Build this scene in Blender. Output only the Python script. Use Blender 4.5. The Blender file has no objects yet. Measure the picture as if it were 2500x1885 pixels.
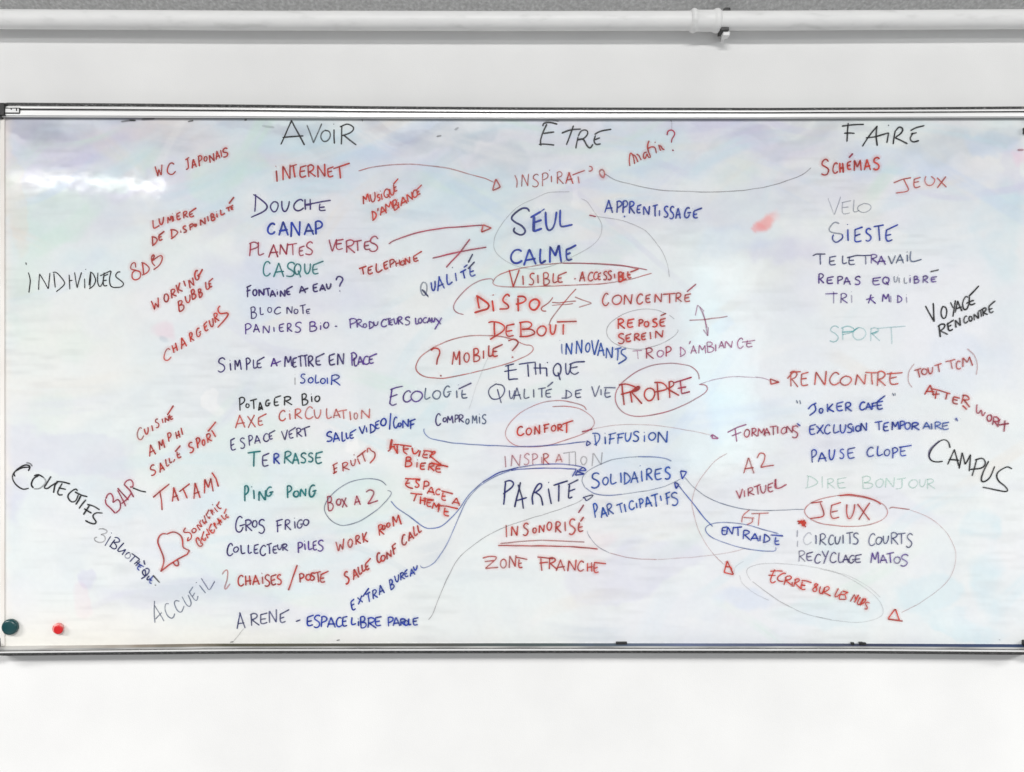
import bpy, bmesh, math, random
import numpy as np
from mathutils import Vector, Matrix

# ================================================================ camera, world, lamps, exposure
SC = bpy.context.scene
COL = SC.collection
random.seed(11)
RNG = np.random.default_rng(5)

S = 0.0008            # metres on the board per pixel of the measured photograph (2500 x 1885)
SURF = -0.022         # y of the writing surface; the wall is y = 0, the viewer looks along +y
DIST = 1.57           # viewer to writing surface
YC = SURF - DIST


def at(px, py, y=SURF):
    k = S * (y - YC) / DIST
    return Vector(((px - 1250) * k, y, (942.5 - py) * k))


cam = bpy.data.cameras.new('camera')
cam.sensor_width = 36
cam.lens = 18 * DIST / (1250 * S)
cam.clip_start = 0.05
cam.clip_end = 60
camo = bpy.data.objects.new('camera', cam)
COL.objects.link(camo)
camo.location = (0, YC, 0)
camo.rotation_euler = (math.radians(90), 0, 0)
SC.camera = camo

world = bpy.data.worlds.new('World')
SC.world = world
world.use_nodes = True
bg = world.node_tree.nodes['Background']
bg.inputs['Color'].default_value = (0.97, 0.985, 1.0, 1)
bg.inputs['Strength'].default_value = 0.10


def lamp(name, loc, target, sx, sy, power, color=(1, 1, 1), roll=0.0):
    l = bpy.data.lights.new(name, 'AREA')
    l.shape = 'RECTANGLE'
    l.size, l.size_y = sx, sy
    l.energy = power
    l.color = color
    o = bpy.data.objects.new(name, l)
    COL.objects.link(o)
    o.location = loc
    q = (Vector(target) - Vector(loc)).to_track_quat('-Z', 'Y')
    o.rotation_euler = (q.to_matrix() @ Matrix.Rotation(roll, 3, 'Z')).to_euler()
    return o


# rows of ceiling tubes left and right of the viewer, unseen fill lamps added behind and below, the one tube mirrored in the board,
# the window mirrored on the right of the board
lamp('ceiling_panel_left', (-3.4, -1.9, 0.98), (-3.4, -1.8, -1.0), 2.0, 0.4, 120, (1, 0.99, 0.97))
lamp('ceiling_panel_right', (3.4, -1.9, 0.98), (3.4, -1.8, -1.0), 2.0, 0.4, 108, (1, 0.99, 0.97))
lamp('fill_panel_behind', (0, -4.6, 2.5), (0, -4.5, 0.0), 3.0, 0.8, 276, (1, 0.99, 0.97))  # added overhead fill behind the viewer, lifts the middle of the wall
lamp('room_fill', (0.4, -7.0, -0.7), (0.2, 0, -0.3), 13, 8.4, 115, (0.985, 0.995, 1.0))  # huge added fill lamp standing in for light from the room
lamp('floor_fill', (0, -1.7, -2.1), (0, -1.3, 0.7), 6.5, 1.6, 20, (1, 0.99, 0.98))  # lamp added below to brighten the strip above the pipe
lamp('mirrored_tube', (-1.57, -1.42, 0.752), (-1.57, 0, 0.752), 0.55, 0.018, 0.85, (1, 0.99, 0.95), math.radians(-2.2))
lamp('mirrored_window', (1.19, -3.02, 0.12), (1.19, 0, 0.12), 0.42, 1.2, 3.4, (0.85, 0.97, 1.0))

vs = SC.view_settings
vs.view_transform = 'Standard'
vs.look = 'None'
vs.exposure = 0.13
vs.gamma = 1.0
vs.use_curve_mapping = False
SC.cycles.transparent_max_bounces = 24
SC.cycles.max_bounces = 6


# ================================================================ helpers
def material(name, color, rough=0.5, metal=0.0, spec=0.5):
    m = bpy.data.materials.new(name)
    m.use_nodes = True
    p = m.node_tree.nodes['Principled BSDF']
    p.inputs['Base Color'].default_value = (*color, 1)
    p.inputs['Roughness'].default_value = rough
    p.inputs['Metallic'].default_value = metal
    p.inputs['Specular IOR Level'].default_value = spec
    return m, m.node_tree, p


def noise_to(nt, scale, detail=3, stretch=None):
    tc = nt.nodes.new('ShaderNodeTexCoord')
    n = nt.nodes.new('ShaderNodeTexNoise')
    n.inputs['Scale'].default_value = scale
    n.inputs['Detail'].default_value = detail
    if stretch:
        mp = nt.nodes.new('ShaderNodeMapping')
        mp.inputs['Scale'].default_value = stretch
        nt.links.new(tc.outputs['Object'], mp.inputs['Vector'])
        nt.links.new(mp.outputs['Vector'], n.inputs['Vector'])
    else:
        nt.links.new(tc.outputs['Object'], n.inputs['Vector'])
    return n


def ramp(nt, src, stops):
    r = nt.nodes.new('ShaderNodeValToRGB')
    e = r.color_ramp.elements
    e[0].position, e[0].color = stops[0][0], (*stops[0][1], 1)
    e[1].position, e[1].color = stops[-1][0], (*stops[-1][1], 1)
    for pos, c in stops[1:-1]:
        k = e.new(pos)
        k.color = (*c, 1)
    nt.links.new(src, r.inputs['Fac'])
    return r


def bump(nt, p, src, strength, dist):
    b = nt.nodes.new('ShaderNodeBump')
    b.inputs['Strength'].default_value = strength
    b.inputs['Distance'].default_value = dist
    nt.links.new(src, b.inputs['Height'])
    nt.links.new(b.outputs['Normal'], p.inputs['Normal'])


def obj(name, me, mats, parent=None, smooth=False):
    o = bpy.data.objects.new(name, me)
    COL.objects.link(o)
    for m in (mats if isinstance(mats, (list, tuple)) else [mats]):
        me.materials.append(m)
    if smooth:
        for p in me.polygons:
            p.use_smooth = True
    if parent:
        o.parent = parent
        o.matrix_parent_inverse = Matrix.Translation(-parent.location) if parent.type == 'EMPTY' else Matrix()
    return o


def from_bm(name, bm):
    me = bpy.data.meshes.new(name)
    bm.normal_update()
    bm.to_mesh(me)
    bm.free()
    return me


def box(bm, a, b, bevel=0.0, seg=2):
    """axis-aligned box between two corners"""
    r = bmesh.ops.create_cube(bm, size=1)
    vs_ = r['verts']
    for v in vs_:
        v.co = Vector((a[i] + (v.co[i] + 0.5) * (b[i] - a[i]) for i in range(3)))
    if bevel:
        es = list({e for v in vs_ for e in v.link_edges})
        bmesh.ops.bevel(bm, geom=es, offset=bevel, segments=seg, affect='EDGES', profile=0.6)
    return vs_


def empty(name, loc, label, cat, group=None):
    o = bpy.data.objects.new(name, None)
    COL.objects.link(o)
    o.location = loc
    o.empty_display_size = 0.05
    o['label'] = label
    o['category'] = cat
    if group:
        o['group'] = group
    return o


def lathe_x(bm, prof, zc, yc, seg=48):
    """rings (x, radius, z shift) turned about a horizontal axis along x"""
    rings = []
    for x, r, dz in prof:
        rings.append([bm.verts.new((x, yc + r * math.cos(t), zc + dz + r * math.sin(t)))
                      for t in (2 * math.pi * k / seg for k in range(seg))])
    for A, B in zip(rings, rings[1:]):
        for k in range(seg):
            bm.faces.new((A[k], A[(k + 1) % seg], B[(k + 1) % seg], B[k]))
    bm.faces.new(rings[0][::-1])
    bm.faces.new(rings[-1])


def lathe_y(bm, prof, c, seg=56):
    """(radius, y) profile turned about an axis along y through c"""
    rings = []
    for r, y in prof:
        if r < 1e-6:
            rings.append([bm.verts.new((c.x, y, c.z))])
        else:
            rings.append([bm.verts.new((c.x + r * math.cos(t), y, c.z + r * math.sin(t)))
                          for t in (2 * math.pi * k / seg for k in range(seg))])
    for A, B in zip(rings, rings[1:]):
        for k in range(seg):
            k2 = (k + 1) % seg
            if len(B) == 1:
                bm.faces.new((A[k], A[k2], B[0]))
            else:
                bm.faces.new((A[k], A[k2], B[k2], B[k]))
    bm.faces.new(rings[0][::-1])
    bmesh.ops.recalc_face_normals(bm, faces=bm.faces[:])


# ================================================================ materials
# wall: rolled white paint, faint orange-peel
M_wall, nt, p = material('white_wall_paint', (0.80, 0.80, 0.80), 0.85, 0, 0.3)
n = noise_to(nt, 5.0, 9)
r = ramp(nt, n.outputs['Fac'], [(0.3, (0.765, 0.765, 0.765)), (0.7, (0.825, 0.825, 0.822))])
nt.links.new(r.outputs['Color'], p.inputs['Base Color'])
n2 = noise_to(nt, 420, 3)
bump(nt, p, n2.outputs['Fac'], 0.3, 0.0008)

# bare plaster / concrete soffit: grey, mottled
M_ceil, nt, p = material('grey_mottled_plaster', (0.5, 0.5, 0.5), 0.95, 0, 0.2)
n = noise_to(nt, 160, 6)
r = ramp(nt, n.outputs['Fac'], [(0.3, (0.48, 0.48, 0.48)), (0.55, (0.62, 0.62, 0.62)), (0.72, (0.76, 0.76, 0.76))])
nt.links.new(r.outputs['Color'], p.inputs['Base Color'])
bump(nt, p, n.outputs['Fac'], 0.4, 0.002)

# pipe: thick white gloss paint
M_pipe, nt, p = material('white_pipe_paint', (0.78, 0.78, 0.78), 0.42, 0, 0.4)
n = noise_to(nt, 60, 4, (0.3, 1, 1))
r = ramp(nt, n.outputs['Fac'], [(0.26, (0.72, 0.72, 0.715)), (0.42, (0.84, 0.84, 0.84)), (0.7, (0.88, 0.88, 0.875))])
nt.links.new(r.outputs['Color'], p.inputs['Base Color'])
bump(nt, p, n.outputs['Fac'], 0.15, 0.001)

# aluminium rail, brushed along its length
M_alu, nt, p = material('brushed_aluminium', (0.86, 0.86, 0.86), 0.38, 0.35, 0.5)
n = noise_to(nt, 300, 4, (0.02, 1, 1))
r = ramp(nt, n.outputs['Fac'], [(0.3, (0.80, 0.80, 0.80)), (0.7, (0.92, 0.92, 0.92))])
nt.links.new(r.outputs['Color'], p.inputs['Base Color'])

# dull alloy of the recessed flats
M_dull, nt, p = material('dull_alloy', (0.42, 0.42, 0.42), 0.55, 0.3, 0.4)
n = noise_to(nt, 90, 5, (0.12, 1, 1))
r = ramp(nt, n.outputs['Fac'], [(0.35, (0.30, 0.30, 0.30)), (0.65, (0.56, 0.56, 0.55))])
nt.links.new(r.outputs['Color'], p.inputs['Base Color'])

# dark joint: near-black tone for the rails' grooves and lips, patchy
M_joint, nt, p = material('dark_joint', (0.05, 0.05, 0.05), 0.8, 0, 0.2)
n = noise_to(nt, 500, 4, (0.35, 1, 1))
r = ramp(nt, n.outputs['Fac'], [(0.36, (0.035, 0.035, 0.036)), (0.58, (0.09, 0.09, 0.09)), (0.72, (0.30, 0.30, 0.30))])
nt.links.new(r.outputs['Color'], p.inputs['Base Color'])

# marker dust caked on the lower ledge: blue-black on the right, olive, almost clean at the far left
M_dust, nt, p = material('marker_dust', (0.05, 0.06, 0.1), 0.75, 0, 0.2)
tc = nt.nodes.new('ShaderNodeTexCoord')
sx = nt.nodes.new('ShaderNodeSeparateXYZ')
nt.links.new(tc.outputs['Object'], sx.inputs[0])
mr = nt.nodes.new('ShaderNodeMapRange')
mr.inputs['From Min'].default_value = -1.0
mr.inputs['From Max'].default_value = 1.0
nt.links.new(sx.outputs['X'], mr.inputs['Value'])
n = noise_to(nt, 14, 4, (1, 0.1, 0.1))
ma = nt.nodes.new('ShaderNodeMath')
ma.operation = 'MULTIPLY_ADD'
ma.inputs[1].default_value = 0.14
nt.links.new(n.outputs['Fac'], ma.inputs[0])
nt.links.new(mr.outputs['Result'], ma.inputs[2])
r = ramp(nt, ma.outputs[0], [(0.10, (0.55, 0.54, 0.52)), (0.20, (0.30, 0.26, 0.22)), (0.30, (0.09, 0.085, 0.06)), (0.48, (0.085, 0.085, 0.08)),
                             (0.62, (0.075, 0.10, 0.105)), (0.74, (0.13, 0.16, 0.26)), (0.92, (0.05, 0.055, 0.09)), (1.0, (0.04, 0.06, 0.13))])
nt.links.new(r.outputs['Color'], p.inputs['Base Color'])

M_black, nt, p = material('black_plastic', (0.012, 0.012, 0.013), 0.38, 0, 0.5)
n = noise_to(nt, 240, 3)
bump(nt, p, n.outputs['Fac'], 0.1, 0.0004)
M_beige, nt, p = material('yellowed_edge_trim', (0.80, 0.77, 0.73), 0.5, 0, 0.4)
n = noise_to(nt, 30, 4, (1, 1, 0.3))
r = ramp(nt, n.outputs['Fac'], [(0.3, (0.74, 0.70, 0.66)), (0.7, (0.85, 0.83, 0.80))])
nt.links.new(r.outputs['Color'], p.inputs['Base Color'])
M_whiteplastic, nt, p = material('white_plastic', (0.84, 0.84, 0.84), 0.4)
n = noise_to(nt, 200, 3)
bump(nt, p, n.outputs['Fac'], 0.08, 0.0004)
M_green, nt, p = material('dark_green_magnet_plastic', (0.006, 0.055, 0.062), 0.3, 0, 0.5)
n = noise_to(nt, 120, 3)
bump(nt, p, n.outputs['Fac'], 0.06, 0.0005)
M_red, nt, p = material('red_magnet_plastic', (0.60, 0.012, 0.016), 0.38, 0, 0.5)
n = noise_to(nt, 120, 3)
bump(nt, p, n.outputs['Fac'], 0.06, 0.0005)
M_redrim, nt, p = material('worn_pink_rim', (0.80, 0.22, 0.20), 0.45, 0, 0.5)
n = noise_to(nt, 300, 3)
r = ramp(nt, n.outputs['Fac'], [(0.3, (0.70, 0.10, 0.09)), (0.65, (0.86, 0.42, 0.40))])
nt.links.new(r.outputs['Color'], p.inputs['Base Color'])

# the writing surface: its wiped-in stains and a painted window sheen are stored on the mesh, fine streaks and a slightly wavy gloss come from noise
M_panel, nt, p = material('whiteboard_enamel', (0.8, 0.8, 0.82), 0.13, 0, 0.5)
va = nt.nodes.new('ShaderNodeAttribute')
va.attribute_name = 'stain_sheen'
n = noise_to(nt, 26, 5, (0.45, 1, 1))
r = ramp(nt, n.outputs['Fac'], [(0.3, (0.965, 0.965, 0.975)), (0.7, (1, 1, 1))])
mx = nt.nodes.new('ShaderNodeMix')
mx.data_type = 'RGBA'
mx.blend_type = 'MULTIPLY'
mx.inputs['Factor'].default_value = 1
nt.links.new(va.outputs['Color'], mx.inputs['A'])
nt.links.new(r.outputs['Color'], mx.inputs['B'])
nt.links.new(mx.outputs['Result'], p.inputs['Base Color'])
nw = noise_to(nt, 8, 3, (1, 1, 1))
bump(nt, p, nw.outputs['Fac'], 0.4, 0.0022)
nr = noise_to(nt, 40, 4)
rr = ramp(nt, nr.outputs['Fac'], [(0.3, (0.05, 0.05, 0.05)), (0.7, (0.13, 0.13, 0.13))])
nt.links.new(rr.outputs['Color'], p.inputs['Roughness'])

# marker ink: colour and density ride on each stroke; dry-marker breaks come from noise
M_ink, nt, p = material('dry_marker_ink', (0.1, 0.1, 0.1), 0.45, 0, 0.3)
va = nt.nodes.new('ShaderNodeAttribute')
va.attribute_name = 'ink'
nt.links.new(va.outputs['Color'], p.inputs['Base Color'])
n = noise_to(nt, 520, 3)
mr = nt.nodes.new('ShaderNodeMapRange')
mr.inputs['From Min'].default_value = 0.10
mr.inputs['From Max'].default_value = 0.52
mr.inputs['To Min'].default_value = 0.55
mr.inputs['To Max'].default_value = 1.0
nt.links.new(n.outputs['Fac'], mr.inputs['Value'])
mu = nt.nodes.new('ShaderNodeMath')
mu.operation = 'MULTIPLY'
mu.use_clamp = True
nt.links.new(va.outputs['Alpha'], mu.inputs[0])
nt.links.new(mr.outputs['Result'], mu.inputs[1])
nt.links.new(mu.outputs[0], p.inputs['Alpha'])

# ================================================================ the setting
bm = bmesh.new()
box(bm, (-3.2, 0.0, -2.2), (3.2, 0.12, 0.735))
w = obj('wall', from_bm('wall', bm), M_wall)
w['kind'] = 'structure'
bm = bmesh.new()
prof = [(0.0, 0.7355), (-0.03, 0.7515), (-0.06, 0.7725), (-0.09, 0.800), (-0.09, 0.88), (0.12, 0.88), (0.12, 0.7355)]
ends = [[bm.verts.new((x, y, z)) for y, z in prof] for x in (-3.2, 3.2)]
for i in range(len(prof)):
    j = (i + 1) % len(prof)
    bm.faces.new((ends[0][i], ends[0][j], ends[1][j], ends[1][i]))
bm.faces.new(ends[0][::-1])
bm.faces.new(ends[1])
bmesh.ops.recalc_face_normals(bm, faces=bm.faces[:])
c = obj('ceiling', from_bm('ceiling', bm), M_ceil)
c['kind'] = 'structure'

# ================================================================ pipe along the top of the wall
PR, PY = 0.0178, -0.032          # radius and axis distance from the wall


def pipe_z(x):                   # it sags a few millimetres in the middle
    px = x / S / 0.995 + 1250
    return 0.7083 + np.interp(px, [-1200, 0, 600, 1250, 1900, 2500, 3700], [0.0035, 0.0036, 0.0008, 0, 0.0008, 0.0036, 0.0035])


pipe = empty('heating_pipe', (0, PY, 0.708), 'long white painted pipe running along the top of the wall above the whiteboard', 'pipe')
xs = np.linspace(-1.9, 1.9, 96)
bm = bmesh.new()
lathe_x(bm, [(x, PR, pipe_z(x) - 0.7083) for x in xs], 0.7083, PY)
obj('tube', from_bm('tube', bm), M_pipe, pipe, True)
bm = bmesh.new()
xj = lambda px: at(px, 60, PY).x
zj = pipe_z(xj(1720)) - 0.7083
b1 = 0.0042
lathe_x(bm, [(xj(1684), PR * 0.98, zj), (xj(1686), PR + 0.002, zj), (xj(1689), PR + b1, zj), (xj(1693), PR + b1 + 0.0008, zj), (xj(1697), PR + b1, zj), (xj(1700), PR + 0.0024, zj),
             (xj(1704), PR + 0.0018, zj), (xj(1738), PR + 0.0018, zj), (xj(1742), PR + 0.0026, zj), (xj(1745), PR + b1, zj), (xj(1750), PR + b1 + 0.0008, zj), (xj(1754), PR + b1, zj),
             (xj(1757), PR + 0.002, zj), (xj(1759), PR * 0.98, zj)], 0.7083, PY)
obj('coupling', from_bm('coupling', bm), M_pipe, pipe, True)

clip = empty('pipe_clip', at(1771, 90, -0.006), 'small white pipe clip with black lining just right of the pipe coupling', 'pipe clip')
bm = bmesh.new()
x0, x1 = at(1764, 90, -0.03).x, at(1780, 90, -0.03).x
zc = 0.7083 + pipe_z(x0) - 0.7083
box(bm, (x0, -0.036, zc - 0.0300), (x1, -0.018, zc - PR - 0.0040), 0.0015)
box(bm, (x0 + 0.003, -0.0185, zc - 0.0275), (x1 - 0.003, 0.001, zc - PR - 0.0055), 0.0008)
obj('clip_body', from_bm('clip_body', bm), M_whiteplastic, clip)
bm = bmesh.new()
box(bm, (x0 - 0.0055, -0.041, zc - PR - 0.0046), (x1 - 0.003, -0.012, zc - PR + 0.0012), 0.001)
obj('lining', from_bm('lining', bm), M_black, clip)
bm = bmesh.new()
box(bm, (x0 + 0.001, -0.038, zc + PR - 0.002), (x1 + 0.001, -0.014, zc + PR + 0.0055), 0.0022)
obj('lining', from_bm('lining', bm), M_black, clip)

# ================================================================ whiteboard
board = empty('whiteboard', (0, -0.01, -0.49), 'wide white dry-erase board covered in coloured French handwriting', 'whiteboard')
TOPC = ([-60, 0, 300, 625, 900, 1250, 1875, 2200, 2500, 2560], [252.5, 252.5, 254.5, 257.5, 261, 263.5, 265, 263.5, 261.5, 261.5])
TOPB = ([-60, 0, 625, 1250, 1875, 2500, 2560], [287, 287, 289, 291, 290.5, 288.5, 288.5])
BOTT = ([-60, 0, 250, 500, 1250, 2000, 2500, 2560], [1577.5, 1577.5, 1575, 1571.5, 1570.5, 1571, 1573, 1573])
BOTB = ([-60, 0, 250, 600, 1400, 2100, 2500, 2560], [1600.5, 1600.5, 1598, 1595, 1594, 1594.5, 1598, 1598])


def rail(name, top, bot, prof, mats, px0, px1, parent):
    """extrusion along the board edge; prof = (share of the visible height, y, material index)"""
    bm = bmesh.new()
    rings = []
    for px in np.linspace(px0, px1, 110):
        t, b = np.interp(px, *top), np.interp(px, *bot)
        rings.append([bm.verts.new(((px - 1250) * S, y, at(px, t + f * (b - t), y).z)) for f, y, m in prof])
    k = len(prof)
    for A, B in zip(rings, rings[1:]):
        for i in range(k):
            j = (i + 1) % k
            f = bm.faces.new((A[i], A[j], B[j], B[i]))
            f.material_index = prof[i][2]
    bm.faces.new(rings[0])
    bm.faces.new(rings[-1][::-1])
    bmesh.ops.recalc_face_normals(bm, faces=bm.faces[:])
    return obj(name, from_bm(name, bm), mats, parent)


# material index: 0 bright alloy, 1 dark joint, 2 dull alloy, 3 marker dust
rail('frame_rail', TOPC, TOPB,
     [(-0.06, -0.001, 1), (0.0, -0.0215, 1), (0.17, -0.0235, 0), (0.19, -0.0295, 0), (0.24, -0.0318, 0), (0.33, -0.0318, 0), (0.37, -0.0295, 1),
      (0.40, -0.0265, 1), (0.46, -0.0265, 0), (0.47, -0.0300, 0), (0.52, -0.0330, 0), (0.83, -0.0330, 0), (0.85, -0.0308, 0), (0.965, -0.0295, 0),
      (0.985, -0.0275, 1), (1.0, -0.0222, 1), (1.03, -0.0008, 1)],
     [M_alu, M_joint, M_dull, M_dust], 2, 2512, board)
rail('frame_rail', BOTT, BOTB,
     [(-0.02, -0.0005, 1), (0.0, -0.0222, 3), (0.26, -0.0305, 3), (0.30, -0.0310, 2), (0.50, -0.0345, 2), (0.505, -0.0335, 1), (0.57, -0.0335, 1),
      (0.575, -0.0410, 0), (0.62, -0.0455, 0), (0.73, -0.0455, 0), (0.76, -0.0440, 1), (0.86, -0.0410, 1), (1.0, -0.0350, 1), (1.04, -0.0008, 1)],
     [M_alu, M_joint, M_dull, M_dust], 2, 2512, board)

# side trims, corner caps, the joining clip at the top left
for a, b in ((2.5, 13), (2506, 2517)):
    bm = bmesh.new()
    box(bm, (at(a, 0).x, -0.0245, at(0, 1577).z), (at(b, 0).x, -0.002, at(0, 286.5).z), 0.0016, 3)
    obj('edge_trim', from_bm('edge_trim', bm), M_beige, board)
for (xa, xb, ya, yb) in ((-24, 10.5, 250.5, 281), (2513, 2540, 258, 291), (-24, 1.5, 1576, 1603), (2494, 2524, 1571.5, 1600.5)):
    bm = bmesh.new()
    y = -0.0365 if ya < 900 else -0.0470
    A, B = at(xa, yb, y), at(xb, ya, y)
    if xa > -20 or ya > 900:
        A.x, B.x = (xa - 1250) * S, (xb - 1250) * S
    box(bm, (A.x, y, A.z), (B.x, -0.001, B.z), 0.002, 3)
    if ya < 900 and xa < 100:      # the cap's tongue that wraps the rounded corner of the panel
        A, B = at(-10, 288.5, -0.031), at(3.5, 279, -0.031)
        box(bm, (A.x, -0.031, A.z), (B.x, -0.002, B.z), 0.0012)
    obj('corner_cap', from_bm('corner_cap', bm), M_black, board)
bm = bmesh.new()
y = -0.0345
for (xa, xb, ya, yb) in ((12.5, 48, 262.8, 264.8), (12.5, 47.5, 274.8, 277.2), (46.2, 48, 264.9, 274.7)):
    A, B = at(xa, yb, y), at(xb, ya, y)
    box(bm, (A.x, y, A.z), (B.x, -0.0326, B.z))
for px, h in ((26, 3), (39, 6)):
    A, B = at(px, 265 + h, y), at(px + 2.2, 265, y)
    box(bm, (A.x, y, A.z), (B.x, -0.0326, B.z))
sl = obj('joint_clip', from_bm('joint_clip', bm), M_black, board)
bm = bmesh.new()
A, B = at(13, 274.6, -0.0338), at(46, 265, -0.0338)
box(bm, (A.x, -0.0338, A.z), (B.x, -0.0322, B.z))
obj('clip_plate', from_bm('clip_plate', bm), M_whiteplastic, board)

# ---- the writing surface with its wiped-in stains and a painted window sheen
PX = np.arange(8.0, 2511.0, 4.0)
PYY = np.arange(282.0, 1583.0, 4.0)
GX, GY = np.meshgrid(PX, PYY)


def vnoise(x, y, cell, seed):
    g = np.random.default_rng(seed).random((96, 160))
    u, v = x / cell + 3, y / cell + 3
    iu, iv = np.floor(u).astype(int), np.floor(v).astype(int)
    fu, fv = u - iu, v - iv
    fu, fv = fu * fu * (3 - 2 * fu), fv * fv * (3 - 2 * fv)
    a, b = g[iv % 96, iu % 160], g[iv % 96, (iu + 1) % 160]
    c_, d = g[(iv + 1) % 96, iu % 160], g[(iv + 1) % 96, (iu + 1) % 160]
    return (a * (1 - fu) + b * fu) * (1 - fv) + (c_ * (1 - fu) + d * fu) * fv


def fbm(x, y, cell, seed):
    return (vnoise(x, y, cell, seed) * 0.5 + vnoise(x, y, cell / 2.1, seed + 1) * 0.28 + vnoise(x, y, cell / 4.3, seed + 2) * 0.15
            + vnoise(x, y, cell / 9, seed + 3) * 0.07)


C = np.empty(GX.shape + (3,))
C[:] = (0.785, 0.80, 0.805)
WX = GX + (fbm(GX, GY, 120, 20) - 0.5) * 130
WY = GY + (fbm(GX, GY, 120, 40) - 0.5) * 110


def stain_sheen(px, py, rx, ry, color, k, ang=0.0, edge=0.5, tex=0.5, seed=0):
    """a wiped or painted-sheen patch: soft ellipse with a ragged rim"""
    t = math.radians(ang)
    dx, dy = WX - px, WY - py
    u = (dx * math.cos(t) - dy * math.sin(t)) / rx
    v = (dx * math.sin(t) + dy * math.cos(t)) / ry
    d = np.sqrt(u * u + v * v)
    m = np.clip((1.15 - d) / edge, 0, 1)
    m = m * m * (3 - 2 * m) * (1 - tex + tex * np.clip(fbm(GX, GY, 60, 60 + seed) * 2.2 - 0.5, 0, 1))
    a = (k * m)[..., None]
    C[:] = C * (1 - a) + np.array(color) * a


# overall tints from years of wiping (hue drifts across the board)
h1, h2, h3 = fbm(GX, GY, 260, 100), fbm(GX * 0.7, GY, 180, 110), fbm(GX, GY, 90, 120)
for hh, col_, kk in ((h1, (0.71, 0.70, 0.79), 0.8), (h2, (0.69, 0.77, 0.79), 0.9), (1 - h1, (0.72, 0.78, 0.74), 0.5), (h3, (0.60, 0.64, 0.69), 0.62), (fbm(GX, GY, 130, 150), (0.76, 0.74, 0.73), 0.7)):
    a = (np.clip((hh - 0.44) * 4.2, 0, 1) * kk * 0.55 * np.clip(1.1 - (GY - 290) / 1000, 0.5, 1))[..., None]
    C[:] = C * (1 - a) + np.array(col_) * a
LAV, GRN, CYA, BLU, GRY, PNK, WRM, DRK = ((0.58, 0.57, 0.70), (0.60, 0.74, 0.66), (0.58, 0.71, 0.76), (0.55, 0.63, 0.77), (0.50, 0.55, 0.60),
                                           (0.78, 0.52, 0.60), (0.74, 0.68, 0.62), (0.36, 0.36, 0.44))
WHT = (0.84, 0.84, 0.84)
k = 0
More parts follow.
